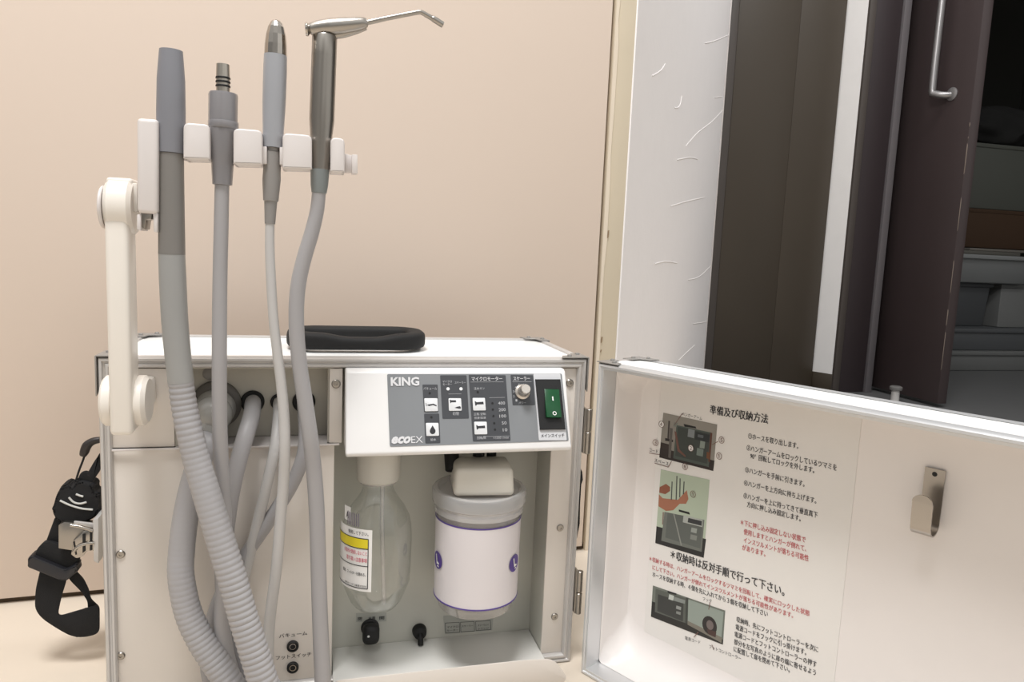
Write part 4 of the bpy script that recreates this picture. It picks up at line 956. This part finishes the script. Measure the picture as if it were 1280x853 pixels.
Pn, rn = px3([(414, 45, 4), (428, 42, 5.5), (444, 37, 5.8), (457, 33, 4.5)], YI-.001); tube(bm, Pn, rn, seg=16, n=5)
obj('head', bm, STEELB, t4)
bm = B(); Pn, rn = px3([(381.5, 36.5, 7.8), (384, 36.5, 8.6), (384.6, 36.5, 8.2), (387.5, 36.4, 4.5)], YI-.004); tube(bm, Pn, rn, seg=24, n=3); obj('push_button', bm, STEEL, t4)
bm = B(); Pn, rn = px3([(457, 28.6, 3.2), (480, 23.5, 3), (505, 18.5, 2.9), (522, 15.4, 2.9), (527, 15.6, 3), (534, 19.4, 3.1), (540, 22.8, 3.2), (541.5, 23.4, 3.9), (553.5, 31, 3.9), (554.2, 31.4, 2)], YI-.004); tube(bm, Pn, rn, seg=18, n=8); obj('nozzle', bm, STEELB, t4)
pts = [(398.8, 238, 8.4), (396.5, 262, 8.6), (390, 290, 9), (381, 320, 9.2), (373.5, 352, 9.4), (370.5, 385, 9.4), (371.2, 420, 9.4), (375, 460, 9.4), (381, 500, 9.6), (387.5, 545, 9.6), (392.5, 590, 9.6, -.062), (396, 640, 9.6, -.060), (397.8, 700, 9.6, -.058), (399.6, 760, 9.6, -.058), (401.5, 810, 9.8, -.058), (403.5, 856, 10, -.058)]
P, r = px3(pts)
backp = [(262, 856, 8.4, .0), (262, 790, 8.4, -.0), (284, 730, 8.4, -.004), (301, 703, 8.4, -.006), (331, 659, 8.6, -.010), (362, 611, 8.6, -.014), (378, 574, 8.6, -.014), (382, 545, 8.6, -.004), (381, 520, 8.6, .012), (380, 505, 8.6, .026)]
Pb, rb_ = px3(backp[3:]); q0 = V((Pb[0].x-.022, -.012, Pb[0].z-.05))
bend = [P[-1]+V((-.002, .000, -.03)), V((P[-1].x-.012, -.052, .019)), V((P[-1].x-.05, -.042, .012)), V((.115, -.026, .012)), V((.092, -.014, .026)), V((.088, -.010, .06)), V((.098, -.009, .105))]
bm = B(); tube(bm, P+bend+Pb+[O4], r+[.0064]*7+rb_+[.0058], seg=20, n=10, spacing=.003); obj('hose', bm, GHOSE, t4)

# ================================================================== shoulder strap
SY = .085
strap = thing('shoulder_strap', 'black webbing shoulder strap bundled against the left side of the case', 'strap', (-.03, SY, .05))
def sp(name, pts, y, thk, m=WEB, bev=.001, rnd=0):
    bm = B(); P = [at(*p, y=y) for p in pts]
    if rnd: P = [V((u, y, v)) for u, v in quad_round([(p.x, p.z) for p in P], rnd)]
    prism(bm, P, (0, thk, 0), bev); return obj(name, bm, m, strap)
sp('webbing_loop', [(51, 708), (84, 722), (76, 748), (71, 772), (100, 763.5), (112, 760), (124, 757), (124, 793), (104, 798), (88, 796), (70, 786), (52, 774), (43, 762), (44, 738)], SY, .003, WEB, .0008, .006)
sp('webbing_tail', [(78, 712), (92, 712), (104, 725), (110, 737), (113, 750), (124, 760), (122, 770), (110, 766), (109, 752), (101, 740), (88, 727)], SY+.008, .003, WEB, .0006, .003)
sp('slide_buckle', [(34, 699), (39, 695), (82, 713), (95, 706), (97, 715), (83, 727), (76, 727), (34, 710)], SY-.008, .016, mat('black_buckle_plastic', (34, 34, 38), .35), .0018, .002)
sp('webbing_fold', [(56, 677), (66, 679), (98, 690), (98, 702), (94, 716), (42, 698), (46, 686)], SY-.003, .008, WEB, .001, .004)
sp('upper_webbing', [(68, 648), (90, 652), (84, 684), (57, 678)], SY+.002, .004, WEB, .0008)
sp('shoulder_pad', [(66, 632), (69, 621), (76, 608), (84, 606), (90, 612), (94, 602), (99, 601), (118, 606), (117, 617), (124, 617), (124, 642), (114, 651), (92, 657), (70, 653), (64, 640)], SY-.004, .022, WEB, .003, .004)
sp('upper_strap', [(100, 592), (106, 590), (109, 592), (117, 578), (124, 568), (124, 590), (117, 600), (115, 612), (96, 610), (96, 602)], SY, .006, WEB, .001, .002)
bm = B(); P = [at(*p, y=SY) for p in ((107, 564), (104, 575), (99, 588), (94, 604))]; tube(bm, P, .0010, seg=8, n=6); obj('cord', bm, WEB, strap)
bm = B(); P = [at(*p, y=SY) for p in ((125, 550), (116, 552), (109, 557), (105.5, 565), (103.5, 570))]; tube(bm, P, [.003, .0036, .0044, .0042, .003], seg=14, n=6); obj('hook_end', bm, mat('brown_black_plastic', (40, 34, 32), .4), strap)
bm = B()
for pl in ([(95, 618), (100, 620), (104, 621)], [(86, 622), (92, 628), (100, 630), (108, 628)], [(75, 626), (88, 632), (102, 636), (116, 637.5)]):
    P = [at(*p, y=SY-.0046) for p in pl]; tube(bm, P, .0010, seg=8, n=5)
obj('reflective_piping', bm, REFL, strap, label='pale reflective piping on the pad')
# the strap's other side, seen between case and lid
P = [at(*p, y=.12) for p in ((724, 582), (728, 590), (729, 600), (727, 606), (725.5, 630), (725, 655), (721, 676), (718, 680), (716, 655), (719, 600))]
bm = B(); prism(bm, P, (0, .010, 0), .0008); tag(obj('strap_end', bm, WEB), 'narrow black webbing strip seen in the gap between case and open lid', 'strap')

# ================================================================== light
def area(name, loc, tgt, sx, sy, e, c):
    ld = bpy.data.lights.new(name, 'AREA'); ld.shape = 'RECTANGLE'; ld.size = sx; ld.size_y = sy; ld.energy = e; ld.color = c
    o = bpy.data.objects.new(name, ld); COL.objects.link(o); o.location = loc
    o.rotation_euler = (V(tgt)-V(loc)).to_track_quat('-Z', 'Y').to_euler(); return o
area('ceiling_light', (-.10, -.66, 2.3), (.15, 0, 0), .55, .55, 44, (1, .990, .984))
area('hall_fill', (1.75, .35, 2.3), (1.5, .6, 0), .4, .4, 17, (1, .99, .985))  # added fill that brightens the white papered wall, no known fitting
w = bpy.data.worlds.new('room'); sc.world = w; w.use_nodes = True
nt = w.node_tree; bg = nt.nodes['Background']
tc = nt.nodes.new('ShaderNodeTexCoord'); sx = nt.nodes.new('ShaderNodeSeparateXYZ'); nt.links.new(tc.outputs['Generated'], sx.inputs[0])
rp = nt.nodes.new('ShaderNodeValToRGB'); mp = nt.nodes.new('ShaderNodeMapRange'); mp.inputs[1].default_value = -1; nt.links.new(sx.outputs[2], mp.inputs[0])
rp.color_ramp.elements[0].position = .0; rp.color_ramp.elements[0].color = (.46, .43, .395, 1)
rp.color_ramp.elements[1].position = 1; rp.color_ramp.elements[1].color = (.92, .92, .91, 1)
e = rp.color_ramp.elements.new(.5); e.color = (.50, .492, .480, 1)
nt.links.new(mp.outputs[0], rp.inputs[0])
nz = nt.nodes.new('ShaderNodeTexNoise'); nz.inputs['Scale'].default_value = 1.6; nz.inputs['Detail'].default_value = 1; nt.links.new(tc.outputs['Generated'], nz.inputs['Vector'])  # invented light and dark patches, added for the metal to reflect
m2 = nt.nodes.new('ShaderNodeMapRange'); m2.inputs[1].default_value = .4; m2.inputs[2].default_value = .6; m2.inputs[3].default_value = .45; m2.inputs[4].default_value = 1.5; nt.links.new(nz.outputs['Fac'], m2.inputs[0])
nt.links.new(rp.outputs[0], bg.inputs[0]); nt.links.new(m2.outputs[0], bg.inputs[1])
sc.view_settings.view_transform = 'Standard'; sc.view_settings.look = 'None'; sc.view_settings.gamma = 1; sc.view_settings.use_curve_mapping = False
sc.view_settings.exposure = 0
bpy.context.view_layer.update()
